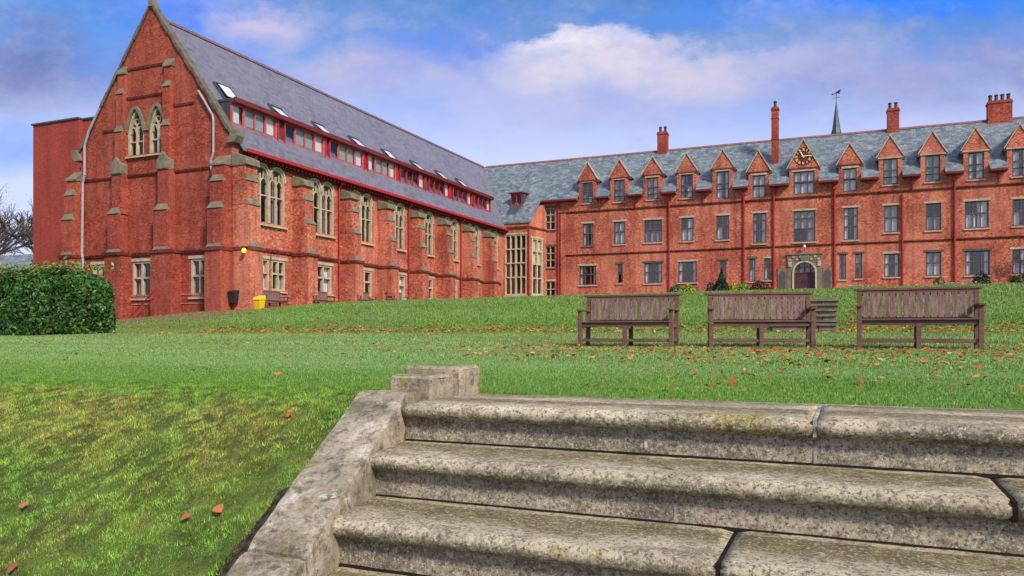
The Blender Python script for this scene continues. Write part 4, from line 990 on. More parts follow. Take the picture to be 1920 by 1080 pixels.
def rock_block(x0, x1, y0, y1, z0, z1, name, seed, mat):
    mb = MB(); n = 8
    def grid(f):
        k = len(mb.v)
        for i in range(n+1):
            for j in range(n+1): mb.v.append(f(i/n, j/n))
        for i in range(n):
            for j in range(n): q = k+i*(n+1)+j; mb.f.append((q, q+1, q+n+2, q+n+1)); mb.mi.append(0)
    L = lambda a, b, t_: a+(b-a)*t_
    r = .012
    grid(lambda s, t_: (L(x0+r,x1-r,s), L(y0+r,y1-r,t_), z1)); grid(lambda s, t_: (L(x0+r,x1-r,s), y0, L(z0,z1-r,t_))); grid(lambda s, t_: (L(x0+r,x1-r,s), y1, L(z0,z1-r,t_)))
    grid(lambda s, t_: (x0, L(y0+r,y1-r,s), L(z0,z1-r,t_))); grid(lambda s, t_: (x1, L(y0+r,y1-r,s), L(z0,z1-r,t_)))
    # bevel strips
    for (a, b) in (((x0+r,y0,z1-r),(x1-r,y0,z1-r)),):
        mb.poly([(x0+r,y0,z1-r),(x1-r,y0,z1-r),(x1-r,y0+r,z1),(x0+r,y0+r,z1)]); mb.poly([(x0+r,y1,z1-r),(x1-r,y1,z1-r),(x1-r,y1-r,z1),(x0+r,y1-r,z1)])
        mb.poly([(x0,y0+r,z1-r),(x0,y1-r,z1-r),(x0+r,y1-r,z1),(x0+r,y0+r,z1)]); mb.poly([(x1,y0+r,z1-r),(x1,y1-r,z1-r),(x1-r,y1-r,z1),(x1-r,y0+r,z1)])
        for X, Xi in ((x0,x0+r),(x1,x1-r)):
            for Yy, Yi in ((y0,y0+r),(y1,y1-r)): mb.poly([(X,Yi,z0),(Xi,Yy,z0),(Xi,Yy,z1-r),(X,Yi,z1-r)]); mb.poly([(X,Yi,z1-r),(Xi,Yy,z1-r),(Xi,Yi,z1)])
    rough(mb, .006, seed, 10)
    return mb.build(name, mat, stairs)
rock_block(-1.70, -1.50, 2.71, 2.90, -.30, -.165, 'end_block', 91, M['block'])
rock_block(-1.75, -1.475, 2.915, 3.10, -.34, -.135, 'end_block', 95, M['block'])
rock_block(1.42, 1.70, 2.70, 2.94, -.30, -.165, 'end_block', 97, M['block']); rock_block(1.40, 1.76, 2.955, 3.27, -.34, -.135, 'end_block', 99, M['block'])
m = MB(); m.box(ain(2.6)+.2, 1.4, 3.075, 3.15, -.5, -.262); rough(m, .01, 5, 9); m.build('back_edging', M['riser'], stairs)

# ------------------------------------------------------------------ little stone steps in the far bank
M['moss_riser'] = stone_mat('dark_damp_stone', (.13, .105, .075), (.05, .042, .032), (.09, .10, .04), .6, 4)
bs = thing('bank_steps', 'small worn stone steps climbing the grass bank behind the middle bench', 'steps', (-.9, 23, .1))
for k in range(6):
    b0 = 21.6+k*.62; zt_ = gz(-.9, b0+.5)+.10; m = MB()
    rr = random.Random(k)
    xs = [-1.8, -1.8+.5+.3*rr.random(), -.9+.3*rr.random(), -.30+.07*rr.random()]
    for j in range(3): m.box(xs[j]+.008, xs[j+1]-.008, b0+.02*rr.random(), b0+.75, zt_-.30, zt_+.012*rr.random())
    rough(m, .02, k*2+1, 6); so = m.build('step', M['weathered'], bs)
    m = MB(); m.box(-1.83, xs[3]+.03, b0-.045, b0+.70, zt_+.015, zt_+.07); rough(m, .015, k*2+9, 6); m.build('tread', M['weathered'], so)

# ------------------------------------------------------------------ BENCHES
def make_bench(L=1.66, ns=16, name='park_bench', grp='wooden benches on the lawn'):
    """origin on the ground under the middle, faces -Y, back posts at y=.5"""
    H = .93; root = thing(name, 'x', 'bench', (0, 0, 0), grp); hl = L/2
    def part(nm, fn, mat='benchwood', bv=.006):
        m = MB(); fn(m); return m.build(nm, M[mat], root, bevel=bv)
    for s_ in (-1, 1):
        x = s_*(hl-.035)
        part('leg', lambda m: m.hexa([(x-.035,.40,0),(x+.035,.40,0),(x+.035,.47,0),(x-.035,.47,0),(x-.035,.47,H-.03),(x+.035,.47,H-.03),(x+.035,.53,H-.03),(x-.035,.53,H-.03)]))
        part('leg', lambda m: m.box(x-.035, x+.035, -.06, .01, 0, .63))
        part('armrest', lambda m: m.box(x-.045, x+.045, -.10, .475, .63, .665))
        part('side_rail', lambda m: (m.box(x-.02, x+.02, .01, .41, .34, .42), m.box(x-.02, x+.02, .01, .41, .10, .15)))
    part('leg', lambda m: m.box(-.035, .035, -.045, .015, 0, .36)); part('leg', lambda m: m.box(-.035, .035, .39, .45, 0, .36))
    part('bracket', lambda m: (m.box(-.11, -.036, -.04, .01, .325, .355), m.box(.036, .11, -.04, .01, .325, .355)))
    part('top_rail', lambda m: m.box(-hl-.045, hl+.045, .455, .555, H-.035, H+.0))
    part('back_frame', lambda m: (m.box(-hl+.07, hl-.07, .468, .502, H-.115, H-.036), m.box(-hl+.07, hl-.07, .435, .47, .455, .50)))
    def slats(m):
        W = L-.16; w = W/ns
        for k in range(ns):
            x0 = -W/2+k*w+.007; x1 = x0+w-.014
            m.hexa([(x0,.423,.475),(x1,.423,.475),(x1,.437,.475),(x0,.437,.475),(x0,.452,H-.075),(x1,.452,H-.075),(x1,.466,H-.075),(x0,.466,H-.075)])
    part('back_slats', slats, 'benchslat', .002)
    def seat(m):
        for k in range(6): y0 = -.065+k*.083; m.box(-hl+(.0 if k else .0)+.03, hl-.03, y0, y0+.07, .425, .45)
    part('seat', seat, 'benchwood', .004)
    part('front_rail', lambda m: m.box(-hl+.07, hl-.07, -.03, .005, .355, .424)); part('stretcher', lambda m: (m.box(-hl+.07, -.036, .20, .24, .10, .15), m.box(.036, hl-.07, .20, .24, .10, .15), m.box(-hl+.07,-.036,-.03,.0,.095,.145), m.box(.036,hl-.07,-.03,.0,.095,.145)))
    return root
def copy_tree(o, parent=None):
    c = o.copy(); COL.objects.link(c)
    if parent is not None: c.parent = parent
    for ch in list(o.children): copy_tree(ch, c)
    return c
def place_bench(o, xl, yl, xr, yr, label, z):
    """xl,yl / xr,yr: feet of the back posts"""
    cx, cy = (xl+xr)/2, (yl+yr)/2; an = math.atan2(yr-yl, xr-xl)
    o.location = (cx+.47*math.sin(an), cy-.47*math.cos(an), z); o.rotation_euler = (0, 0, an); o['label'] = label
proto = make_bench()
b2 = copy_tree(proto); b3 = copy_tree(proto)
place_bench(proto, -4.33, 13.6, -2.69, 13.62, 'slatted brown wooden bench on the lawn nearest the hall, leftmost of three', -.222)
place_bench(b2, -2.19, 13.66, -.56, 13.98, 'slatted brown wooden bench between two others, hiding part of the little bank steps', -.222)
place_bench(b3, .168, 13.42, 1.78, 13.40, 'slatted brown wooden bench with wide gap to its left, rightmost of three on lawn', -.215)
for k, (y, lb) in enumerate([(30.85,'dark bench against the hall wall right beside the yellow bin'),(34.75,'dark bench by the hall wall under the single window after the first buttress'),(38.85,'dark bench by the hall wall under the third ground-floor window from the gable'),(42.5,'farthest visible dark bench along the hall wall, under the fourth ground-floor window')]):
    c = copy_tree(proto); c.location = (-25.75, y, gz(-25.7, y)+.02); c.rotation_euler = (0, 0, R(90)); c['label'] = lb; c['group'] = 'benches along the hall wall'

# ------------------------------------------------------------------ small things by the hall
m = MB(); x, y, z = -25.95, 28.9, 0
bin_ = thing('litter_bin', 'black plastic litter bin fixed to the brick corner buttress of the hall', 'bin', (-26.7, 29.1, 1.4))
m = MB(); fr3 = front(29.17)
m.hexa([fr3(-26.93,.28,1.45),fr3(-26.60,.28,1.45),fr3(-26.60,.0,1.45),fr3(-26.93,.0,1.45),fr3(-26.97,.34,1.95),fr3(-26.56,.34,1.95),fr3(-26.56,.0,1.95),fr3(-26.97,.0,1.95)]); m.build('body', M['blackplastic'], bin_, bevel=.04)
m = MB(); m.prism(lambda u, d, z: (-26.55+d, 29.17-u, z), [(-.0,1.96),(.36,1.96),(.33,2.03),(.18,2.10),(.0,2.10)], -.43, 0); m.build('lid', M['blackplastic'], bin_, bevel=.02)
yb_ = thing('grit_bin', 'bright yellow plastic grit bin on the ground beside the hall corner', 'bin', (-25.1, 28.9, gz(-25.1, 28.9)))
z0 = gz(-25.1, 28.6)-.02
m = MB(); m.hexa([(-25.22,28.68,z0),(-24.90,28.68,z0),(-24.90,28.98,z0),(-25.22,28.98,z0),(-25.27,28.62,z0+.48),(-24.85,28.62,z0+.48),(-24.85,29.02,z0+.48),(-25.27,29.02,z0+.48)]); m.build('body', M['yellowplastic'], yb_, bevel=.03)
m = MB(); m.hexa([(-25.30,28.58,z0+.49),(-24.82,28.58,z0+.49),(-24.82,29.05,z0+.49),(-25.30,29.05,z0+.49),(-25.27,28.62,z0+.60),(-24.85,28.62,z0+.60),(-24.85,29.02,z0+.74),(-25.27,29.02,z0+.74)]); m.build('lid', M['yellowplastic'], yb_, bevel=.04)
lp = thing('wall_lamp', 'round lit yellow bulkhead lamp high on the hall corner buttress', 'lamp', (-26.1, 29.0, 4.0))
m = MB(); m.lathe(0, 0, [(.04,-.11),(.09,-.07),(.115,0),(.09,.07),(.04,.11)], 12); m.v = [(-26.10+a, 28.98+b, 3.95+c) for a, b, c in m.v]; m.build('globe', M['lampglow'], lp, smooth=True)
m = MB(); m.box(-26.2, -26.0, 28.96, 29.19, 4.07, 4.12); m.build('bracket', M['blackmetal'], lp)
hr = thing('handrail', 'red painted sloping handrail at the foot of the gable wall', 'handrail', (-31, 28.0, .9))
m = MB()
for dz in (0, -.34): m.tube((-31.75, 27.75, .98+dz+.1), (-30.35, 27.75, 2.1+dz+.08), .032)
m.build('rail', M['redpaint'], hr)
for x, zt_ in ((-31.7, 1.1), (-30.4, 2.14)):
    m = MB(); m.tube((x, 27.75, gz(x, 27.75)-.3), (x, 27.75, zt_), .032); m.build('post', M['redpaint'], hr)
dl_ = thing('door_lamp', 'small white lamp on a bracket over the arched doorway', 'lamp', (-3.0, 63.8, 6.6))
m = MB(); m.tube((-2.98,63.98,6.45),(-2.98,63.7,6.6),.02); m.build('bracket', M['blackmetal'], dl_)
m = MB(); m.lathe(-2.98, 63.7, [(.04,6.58),(.10,6.64),(.10,6.76),(.03,6.82)], 10); m.build('globe', M['whitepaint'], dl_, smooth=True)

# ------------------------------------------------------------------ vegetation
def set_tint(me, cols_per_face, face_sizes):
    ca = me.color_attributes.new('tint', 'FLOAT_COLOR', 'CORNER')
    c = np.repeat(cols_per_face, face_sizes, axis=0); c = np.concatenate([c, np.ones((len(c), 1))], 1)
    ca.data.foreach_set('color', c.ravel())
def np_mesh(name, V, F, cols, mat, smooth=False):
    me = bpy.data.meshes.new(name); V = np.asarray(V, np.float32); n, k = F.shape
    me.vertices.add(len(V)); me.vertices.foreach_set('co', V.ravel())
    me.loops.add(n*k); me.loops.foreach_set('vertex_index', F.ravel().astype(np.int32))
    me.polygons.add(n); me.polygons.foreach_set('loop_start', np.arange(0, n*k, k, dtype=np.int32))
    me.update(calc_edges=True); me.validate()
    set_tint(me, cols, k); me.materials.append(mat)
    if smooth: me.polygons.foreach_set('use_smooth', [True]*n)
    o = bpy.data.objects.new(name, me); COL.objects.link(o); return o

TH = R(23.133); fwd = np.array([-math.sin(TH), math.cos(TH)]); rgt = np.array([math.cos(TH), math.sin(TH)])
def in_view(a, b, margin=1.8):
    Y = a*fwd[0]+b*fwd[1]; X = a*rgt[0]+b*rgt[1]; return (Y > .8) & (np.abs(X) < Y*.70+margin)
def grass_patch(n, b0, b1, a0, a1, hgt, wid, lean=.8):
    a = rng.uniform(a0, a1, n); b = b0+(b1-b0)*rng.random(n)
    ok = in_view(a, b) & ~((a > -1.80+.21*(2.6-np.minimum(b,2.6))-.0) & (a < 1.76) & (b < 3.16)) & ~((a > -1.85) & (a < -.28) & (b > 21.4) & (b < 25.6)) & ~((a < -26) & (b > 29)) 
    a, b = a[ok], b[ok]
    # bare patches on the bank next to the flank and tufts elsewhere
    dens = fbm(a, b, 3.0, 3)
    edge = np.exp(-np.maximum(0, (-1.80+.21*(2.6-b))-a)/.09)*(b < 2.7)
    keep = rng.random(len(a)) > np.clip((.42-dens)*3, 0, .55)*(b < 3.4) + edge*.95*np.clip((fbm(a,b,5,2)-.3)*4,.2,1)
    a, b = a[keep], b[keep]; N = len(a)
    z = ground(a, b)+bumps(a, b)
    n4 = fbm(a+3, b+11, 24.0, 3); n5 = fbm(a*1.1+40, b+23, 55.0, 2); h = hgt*(.45+.9*rng.random(N))*(.35+1.3*n4); th = rng.uniform(0, 2*np.pi, N); ph = rng.uniform(0, 2*np.pi, N); ln = lean*rng.random(N)
    wx = np.cos(th)*wid*(.6+.8*rng.random(N)); wy = np.sin(th)*wid*(.6+.8*rng.random(N))
    dx = np.cos(ph)*ln*h; dy = np.sin(ph)*ln*h
    V = np.zeros((N, 3, 3)); V[:,0] = np.stack([a-wx, b-wy, z-.005], 1); V[:,1] = np.stack([a+wx, b+wy, z-.005], 1); V[:,2] = np.stack([a+dx, b+dy, z+h*np.sqrt(np.clip(1-ln*ln*.6,.1,1))], 1)
    n1 = fbm(a, b, .9, 4); n2 = fbm(a+31, b+7, 3.3, 3); r = rng.random(N)
    g = np.array([.185, .345, .040]); g2 = np.array([.120, .300, .060]); yl = np.array([.40, .42, .08]); br = np.array([.42, .29, .11]); dk = np.array([.06, .16, .02]); pale = np.array([.36, .50, .25])
    c = g[None]*(1-n1[:,None])+g2[None]*n1[:,None]
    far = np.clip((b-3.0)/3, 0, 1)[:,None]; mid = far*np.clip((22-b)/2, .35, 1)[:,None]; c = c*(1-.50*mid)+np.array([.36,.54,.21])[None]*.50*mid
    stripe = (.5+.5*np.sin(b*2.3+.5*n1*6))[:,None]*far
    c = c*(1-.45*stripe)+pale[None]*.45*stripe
    bankw = np.exp(-((b-2.42-.35*(n1-.5))/.36)**2)*(a < -1.4)             # tired yellow top of the bank
    bankw2 = np.clip(bankw*1.0*np.clip((n2-.2)*2.4, 0, 1), 0, .7)[:,None]
    mixc = np.where(rng.random(N)[:,None] < .45, br[None], yl[None])
    c = c*(1-bankw2)+mixc*bankw2
    pt = ((n2 > .60) & (b < 3))[:,None]; c = np.where(pt & (r[:,None] < .5), br[None]*.6, c)
    c = np.where((r > .90)[:,None], yl[None]*1.0, c); c = c*(1+.12*np.clip((3.2-b)/.5, 0, 1))[:,None]; c = np.where((r < .12)[:,None], dk[None], c)
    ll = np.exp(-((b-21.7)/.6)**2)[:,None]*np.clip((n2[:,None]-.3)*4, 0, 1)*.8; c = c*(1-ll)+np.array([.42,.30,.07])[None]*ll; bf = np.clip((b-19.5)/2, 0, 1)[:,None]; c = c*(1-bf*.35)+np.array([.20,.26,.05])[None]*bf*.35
    lp_ = np.clip((fbm(a+5, b*1.6, .35, 3)-.45)*3, 0, .5)[:,None]*np.clip((b-5)/8, 0, 1)[:,None]; c = c*(1-lp_)+np.array([.24,.27,.10])[None]*lp_
    nearw = np.clip((3.6-b)/.8, 0, 1)
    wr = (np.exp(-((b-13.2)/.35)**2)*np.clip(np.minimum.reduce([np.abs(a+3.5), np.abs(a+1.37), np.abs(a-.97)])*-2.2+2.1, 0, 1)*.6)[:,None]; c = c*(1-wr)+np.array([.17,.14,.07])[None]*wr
    cl = np.clip((n4-.5)*4.2, -1, 1)*.5*nearw+np.clip((n5-.5)*3.2, -1, 1)*.35*nearw
    c = c*np.clip(1+cl, .25, 1.8)[:,None]
    dead = ((n4 < .345) & (rng.random(N) < .7) & (b+.9*(n2-.5) < 2.85))[:,None]; c = np.where(dead, np.array([.15,.115,.085])[None]*(.6+.8*rng.random(N))[:,None], c)
    yl_blades = ((n5 > .64) & (rng.random(N) < .35) & (b+.9*(n2-.5) < 3.0))[:,None]; c = np.where(yl_blades, np.array([.42,.44,.09])[None]*(.7+.5*rng.random(N))[:,None], c)  # scattered bright yellow-green blades in small clumps
    pw = (np.clip((b-24.0)/1.5, 0, 1)*np.clip((-24.0-a)/1.5, 0, 1)*.75+np.clip((b-17.5)/1.5, 0, 1)*np.clip((-20.5-a)/4, 0, 1)*.35)[:,None]; c = c*(1-np.clip(pw, 0, .8))+np.array([.30,.22,.12])[None]*np.clip(pw, 0, .8)
    c = c*(.55+.9*rng.random(N))[:,None]
    return V.reshape(-1, 3), c
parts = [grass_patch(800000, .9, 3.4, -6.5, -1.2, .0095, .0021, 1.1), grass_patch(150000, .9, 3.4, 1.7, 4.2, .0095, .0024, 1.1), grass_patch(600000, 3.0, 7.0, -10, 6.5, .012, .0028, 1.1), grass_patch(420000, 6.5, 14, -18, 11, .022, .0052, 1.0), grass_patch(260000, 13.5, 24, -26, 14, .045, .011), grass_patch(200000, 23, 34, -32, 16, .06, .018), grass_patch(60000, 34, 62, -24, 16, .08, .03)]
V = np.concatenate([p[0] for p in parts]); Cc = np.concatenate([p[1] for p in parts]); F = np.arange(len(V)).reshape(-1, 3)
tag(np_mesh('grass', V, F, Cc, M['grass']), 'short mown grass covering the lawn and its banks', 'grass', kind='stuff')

# leaves lying about
def leaf_verts(size, curl, rz, tilt, pos, slope=0):
    P = [(0,-.5,0),(.30,-.30,1),(.42,.06,1),(.26,.34,.8),(0,.56,.3),(-.22,.38,.8),(-.40,.10,1),(-.32,-.26,1)]
    out = []; cz, sz = math.cos(rz), math.sin(rz)
    for x, y, k in P:
        X = x*size; Y = y*size; Z = (abs(x)*curl*2.2*k+abs(y)*curl*.5)*size
        Y2 = Y*math.cos(tilt)-Z*math.sin(tilt); Z2 = Y*math.sin(tilt)+Z*math.cos(tilt)
        wy = X*sz+Y2*cz; out.append((pos[0]+X*cz-Y2*sz, pos[1]+wy, pos[2]+Z2+wy*slope))
    return out
LV = []; LC = []
LCOL = np.array([[.50,.10,.03],[.55,.17,.04],[.42,.07,.03],[.60,.30,.07],[.58,.38,.12],[.33,.09,.04]])
def leaves(n, fa, fb_, size, w=None):
    k = 0
    while k < n:
        a = fa(); b = fb_()
        if not bool(in_view(np.array(a), np.array(b), .5)): 
            k += .2; continue
        if -1.8 < a < 1.8 and b < 3.3: k += .2; continue
        k += 1; s = size*(.6+.7*random.random())
        LV.append(leaf_verts(s, random.uniform(-.1,.5), random.uniform(0,6.28), random.uniform(-.3,.4), (a, b, gz(a, b)+.010+.12*s*random.random())))
        LC.append(LCOL[rng.choice(6, p=w)]*(.75+.5*random.random()))
U = random.uniform
leaves(190, lambda: U(-1.3, 2.6), lambda: U(3.6, 7.5), .040, [.35,.25,.1,.2,.05,.05])
leaves(600, lambda: U(-4, 6), lambda: U(6.5, 12), .062, [.28,.24,.1,.23,.10,.05])
leaves(1100, lambda: U(-6, 7), lambda: random.gauss(12.2, 1.9), .065, [.25,.2,.1,.25,.15,.05])
leaves(320, lambda: U(-16, 9), lambda: U(12, 21), .075, [.2,.2,.05,.3,.2,.05])
leaves(3600, lambda: U(-22, 10), lambda: 21.2+1.9*random.random()**1.4, .10, [.13,.22,.05,.38,.19,.03])
leaves(300, lambda: U(-24, -14), lambda: random.gauss(20.6, .8), .085, [.13,.22,.05,.38,.19,.03])
leaves(1600, lambda: U(-20, 6), lambda: U(7.5, 20), .052, [.2,.25,.05,.3,.15,.05])
leaves(160, lambda: random.gauss(.25, .15), lambda: U(21.4, 25), .08, [.2,.3,.1,.3,.05,.05])
leaves(110, lambda: U(-14, -2.4), lambda: U(3.6, 11), .045, [.3,.3,.1,.2,.05,.05])
VL = np.array(LV).reshape(-1, 3); FL = np.arange(len(VL)).reshape(-1, 8)
tag(np_mesh('fallen_leaves', VL, FL, np.array(LC), M['litter']), 'scattered orange and yellow autumn leaves lying over the lawn', 'leaves', kind='stuff')
for k, (a, b, s, lb) in enumerate([(-2.12,2.62,.05,'small orange fallen leaf on the worn top of the grass bank'), (-1.93,2.02,.062,'larger orange fallen leaf beside the middle of the sloping stone side wall'), (-2.02,1.97,.05,'orange fallen leaf just left of the larger leaf by the side wall'),
        (-2.76,1.93,.055,'orange fallen leaf alone on the green middle of the bank'), (-3.06,2.03,.036,'tiny pale orange leaf left of the lone leaf on the bank'), (-2.44,1.67,.05,'brown-orange leaf low on the bank nearest the bottom edge'), (-3.42,1.98,.05,'orange leaf at the far left edge of the bank')]):
    v = np.array(leaf_verts(s*.7, .28, k*1.3, .1, (a, b, gz(a, b)+.020), .55))
    o = np_mesh('fallen_leaf', v-np.array([a, b, gz(a, b)]), np.arange(8).reshape(1, 8), np.array([LCOL[[0,1,0,1,4,5,1][k]]*[.9,.9,1]+np.array([.02,.03,.03])]), M['litter'])
    o.location = (a, b, gz(a, b)); tag(o, lb, 'leaf', 'single leaves on the bank')
# grey-brown earth crumbs along the side wall
t = NT('bare_soil'); M['soil'] = t.fin(t.mix(t.ramp(t.noise(40, 5), [(.4, 0), (.65, 1)]), (.025, .018, .014), (.09, .065, .05)), .95, .05)
m = MB()
for k in range(70):
    b = .9+1.8*k/69; e = -1.776+.21*(2.7-b)-.01; w = .05+.08*float(fbm(b, 3.1, 3, 3))+(.06 if b < 2.2 else 0)
    m.v += [(e+.05, b, gz(e, b)+.03), (e, b, gz(e, b)+.028), (e-w*.6, b, gz(e-w*.6, b)+.014), (e-w, b, gz(e-w, b)-.01)]
for k in range(69):
    for q in range(3): m.f.append((4*k+q, 4*k+q+1, 4*k+q+5, 4*k+q+4)); m.mi.append(0)
tag(m.build('soil_strip', M['soil'], smooth=True), 'strip of bare dark earth along the side wall of the steps', kind='structure')

def leaf_cloud(pts, nrm, size, cols, jitter=.7):
    """rhombic leaves at pts, facing nrm with jitter"""
    N = len(pts); n = nrm+rng.normal(0, jitter, (N, 3)); n /= np.linalg.norm(n, axis=1)[:,None]
    t_ = np.cross(n, rng.normal(0, 1, (N, 3))); t_ /= np.linalg.norm(t_, axis=1)[:,None]; bt_ = np.cross(n, t_)
    s = size*(.6+.8*rng.random(N))[:,None]
    V = np.stack([pts-t_*s, pts-bt_*s*.48+n*s*.12, pts+t_*s, pts+bt_*s*.48+n*s*.12], 1)
    return V.reshape(-1, 3), np.arange(4*N).reshape(-1, 4), cols
def shrub(name, label, cat, cx, cy, rx, ry, rz_, zbase, n, size, cl, shape='round', group=None):
    root = thing(name, label, cat, (cx, cy, zbase), group)
    d = rng.normal(0, 1, (n, 3)); d /= np.linalg.norm(d, axis=1)[:,None]; d[:,2] = np.abs(d[:,2])*1.0
    if shape == 'box':
        m_ = np.max(np.abs(d*np.array([1,1,1])), axis=1)[:,None]; dd_ = d/m_; dd_ = .75*dd_+.25*d
    else: dd_ = d
    rad = (.80+.22*rng.random(n))[:,None]*(.86+.28*vnoise(d[:,0]*3+9+cx, d[:,1]*3+d[:,2]*2+9, 1.3))[:,None]
    P = dd_*rad*np.array([rx, ry, rz_])
    if shape == 'cone': f_ = np.clip(1-P[:,2]/rz_, .05, 1); P[:,0] *= f_*1.3; P[:,1] *= f_*1.3
    cl = np.array(cl); ci = rng.choice(len(cl), n); cols = cl[ci]*(.7+.6*rng.random(n))[:,None]
    V_, F_, c_ = leaf_cloud(P, d, size, cols)
    o = np_mesh('foliage', V_, F_, c_, M['leafcard']); o.parent = root
    m = MB(); rr = random.Random(n)
    for k in range(7):
        a = rr.uniform(0, 6.28); m.tube((0,0,-.1), (rx*.6*math.cos(a), ry*.6*math.sin(a), rz_*rr.uniform(.4,.8)), .03, .01, 6)
    m.build('stem', M['bark'], root, off=(0,0,0))
    return root
# clipped laurel hedge, left
def hedge(name, label, x0, x1, y0, y1, z0, z1, n, seed):
    root = thing(name, label, 'hedge', ((x0+x1)/2, (y0+y1)/2, z0))
    cx, cy = (x0+x1)/2, (y0+y1)/2; hx, hy, hz = (x1-x0)/2, (y1-y0)/2, (z1-z0)
    # points on the faces of a rounded box, front/right/top weighted
    areas = np.array([hx*2*hz, hx*2*hz*.5, hy*2*hz, hy*2*hz*.6, hx*2*hy*2]); pr = areas/areas.sum()
    fcs = rng.choice(5, n, p=pr); u = rng.uniform(-1, 1, n); v = rng.uniform(0, 1, n)
    P = np.zeros((n, 3)); Nn = np.zeros((n, 3))
    for k, (ax, sg) in enumerate([(1,-1),(1,1),(0,1),(0,-1)]):
        s = fcs == k; P[s, ax] = sg; P[s, 1-ax] = u[s]; P[s, 2] = v[s]*2-1; Nn[s, ax] = sg
    s = fcs == 4; P[s,0] = u[s]; P[s,1] = rng.uniform(-1,1,s.sum()); P[s,2] = 1; Nn[s,2] = 1
    # round the corners
    q = np.abs(P)**3.4; q[:,2] = np.where(P[:,2] > 0, q[:,2], 0); rr = (q.sum(1))**(1/3.4); P = P/np.maximum(rr, 1)[:,None]
    P[:,2] = (P[:,2]+1)/2
    P = P*np.array([hx, hy, hz])
    lump = (fbm(P[:,0]*1+P[:,2]*.6+seed, P[:,1]+P[:,2]*.8+seed, .9, 3)-.5)*.55
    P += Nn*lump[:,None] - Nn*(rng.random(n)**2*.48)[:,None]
    P[:,2] = np.maximum(P[:,2], .02)
    base = np.array([[.040,.105,.020],[.060,.145,.026],[.028,.075,.016],[.085,.18,.035]])
    cols = base[rng.choice(4, n, p=[.35,.3,.25,.1])]*(.6+.95*rng.random(n))[:,None]*(.55+.95*fbm(P[:,0]*1.0+P[:,1], P[:,2]+seed, 3.2, 3))[:,None]
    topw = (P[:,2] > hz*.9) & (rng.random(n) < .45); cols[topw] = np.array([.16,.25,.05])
    brn = rng.random(n) < .03; cols[brn] = np.array([.22,.10,.05])
    V_, F_, c_ = leaf_cloud(P, Nn, .085, cols, .75)
    o = np_mesh('foliage', V_, F_, c_, M['leafcard']); o.parent = root
    # loose shoots sticking out of the top
    ns = 900; S = np.stack([rng.uniform(-hx*.97, hx*.97, ns), rng.uniform(-hy, hy, ns), hz+np.abs(rng.normal(.0,.12,ns))], 1)
    V_, F_, c_ = leaf_cloud(S, np.tile([0,0,1.], (ns,1)), .075, np.array([[.20,.27,.06],[.14,.22,.05],[.28,.20,.08]])[rng.choice(3, ns)], 1.2)
    o2 = np_mesh('top_shoots', V_, F_, c_, M['leafcard']); o2.parent = root
    m = MB(); m.box(-hx*.80, hx*.80, -hy*.74, hy*.74, .0, hz*.80)  # dark solid box filling the hedge behind its leaves
    t_ = M.get('hedge_core') or NT('hedge_dark_core'); 
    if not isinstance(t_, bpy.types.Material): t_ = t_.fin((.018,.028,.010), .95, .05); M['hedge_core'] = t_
    m.build('dark_core', t_, root, off=(0,0,0))
    rr_ = random.Random(3); m = MB()
    for k in range(14): x = -hx*.85+1.7*hx*k/13; m.tube((x,-hy*.5,-.3),(x+rr_.uniform(-.2,.2),-hy*.6,1.0),.04,.02,6)
    m.build('stems', M['bark'], root, off=(0,0,0))
    return root
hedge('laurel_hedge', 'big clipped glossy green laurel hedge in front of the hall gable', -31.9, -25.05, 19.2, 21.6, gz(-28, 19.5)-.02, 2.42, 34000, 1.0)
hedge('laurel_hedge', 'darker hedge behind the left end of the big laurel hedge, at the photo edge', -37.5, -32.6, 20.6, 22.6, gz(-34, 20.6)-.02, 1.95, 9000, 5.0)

GY = 62.3
YG_ = [[.30,.34,.03],[.42,.40,.04],[.18,.28,.03]]; GR = [[.06,.15,.03],[.10,.20,.04]]; DK = [[.012,.035,.022],[.02,.05,.03]]; RD = [[.10,.03,.035],[.06,.04,.03],[.13,.06,.03]]
for (nm, lb, x, y, rx, ry, h, cl, shp, n, sz) in [
  ('shrub','bright green low shrub left of the yellow-green one below the wide ground-floor window',-12.5,GY,.55,.5,.8,GR,'round',700,.09),
  ('shrub','yellow-green rounded shrub below the right side of the wide ground-floor window',-11.5,GY,.65,.5,.8,YG_,'round',800,.09),
  ('shrub','dark reddish shrub immediately left of the conifer',-9.75,GY,.35,.4,.95,RD,'round',400,.08),
  ('conifer','dark blue-green pointed conifer at the foot of the main range',-8.95,GY,.62,.6,1.95,DK,'cone',1500,.09),
  ('shrub','golden yellow shrub immediately right of the conifer',-8.0,GY,.45,.45,.85,[[.55,.42,.03],[.42,.40,.04]],'round',600,.08),
  ('shrub','fresh green shrub right of the golden one',-7.3,GY,.45,.45,.80,[[.13,.30,.03],[.2,.34,.04]],'round',600,.08),
  ('shrub','dark reddish-brown shrub nearest the arched doorway on its left',-6.1,GY,.75,.5,.95,RD,'round',900,.08),
  ('shrub','dark green dome-shaped shrub below the rightmost wide ground-floor window',8.5,GY,.62,.5,1.05,DK,'round',1000,.07),
  ('shrub','dark green spreading shrub at the right edge of the photo',11.3,GY-.3,1.3,.7,.95,[[.03,.07,.02],[.06,.10,.03]],'round',1600,.08),
  ('shrub','thin straggly bush under the window right of the doorway flowers',5.9,GY,.45,.4,1.0,[[.10,.09,.07],[.07,.12,.04]],'round',260,.07)]:
    shrub(nm, lb, nm, x, y, rx, ry, h, gz(x, y)-.05, n, sz, cl, shp, 'shrubs along the foot of the main range')
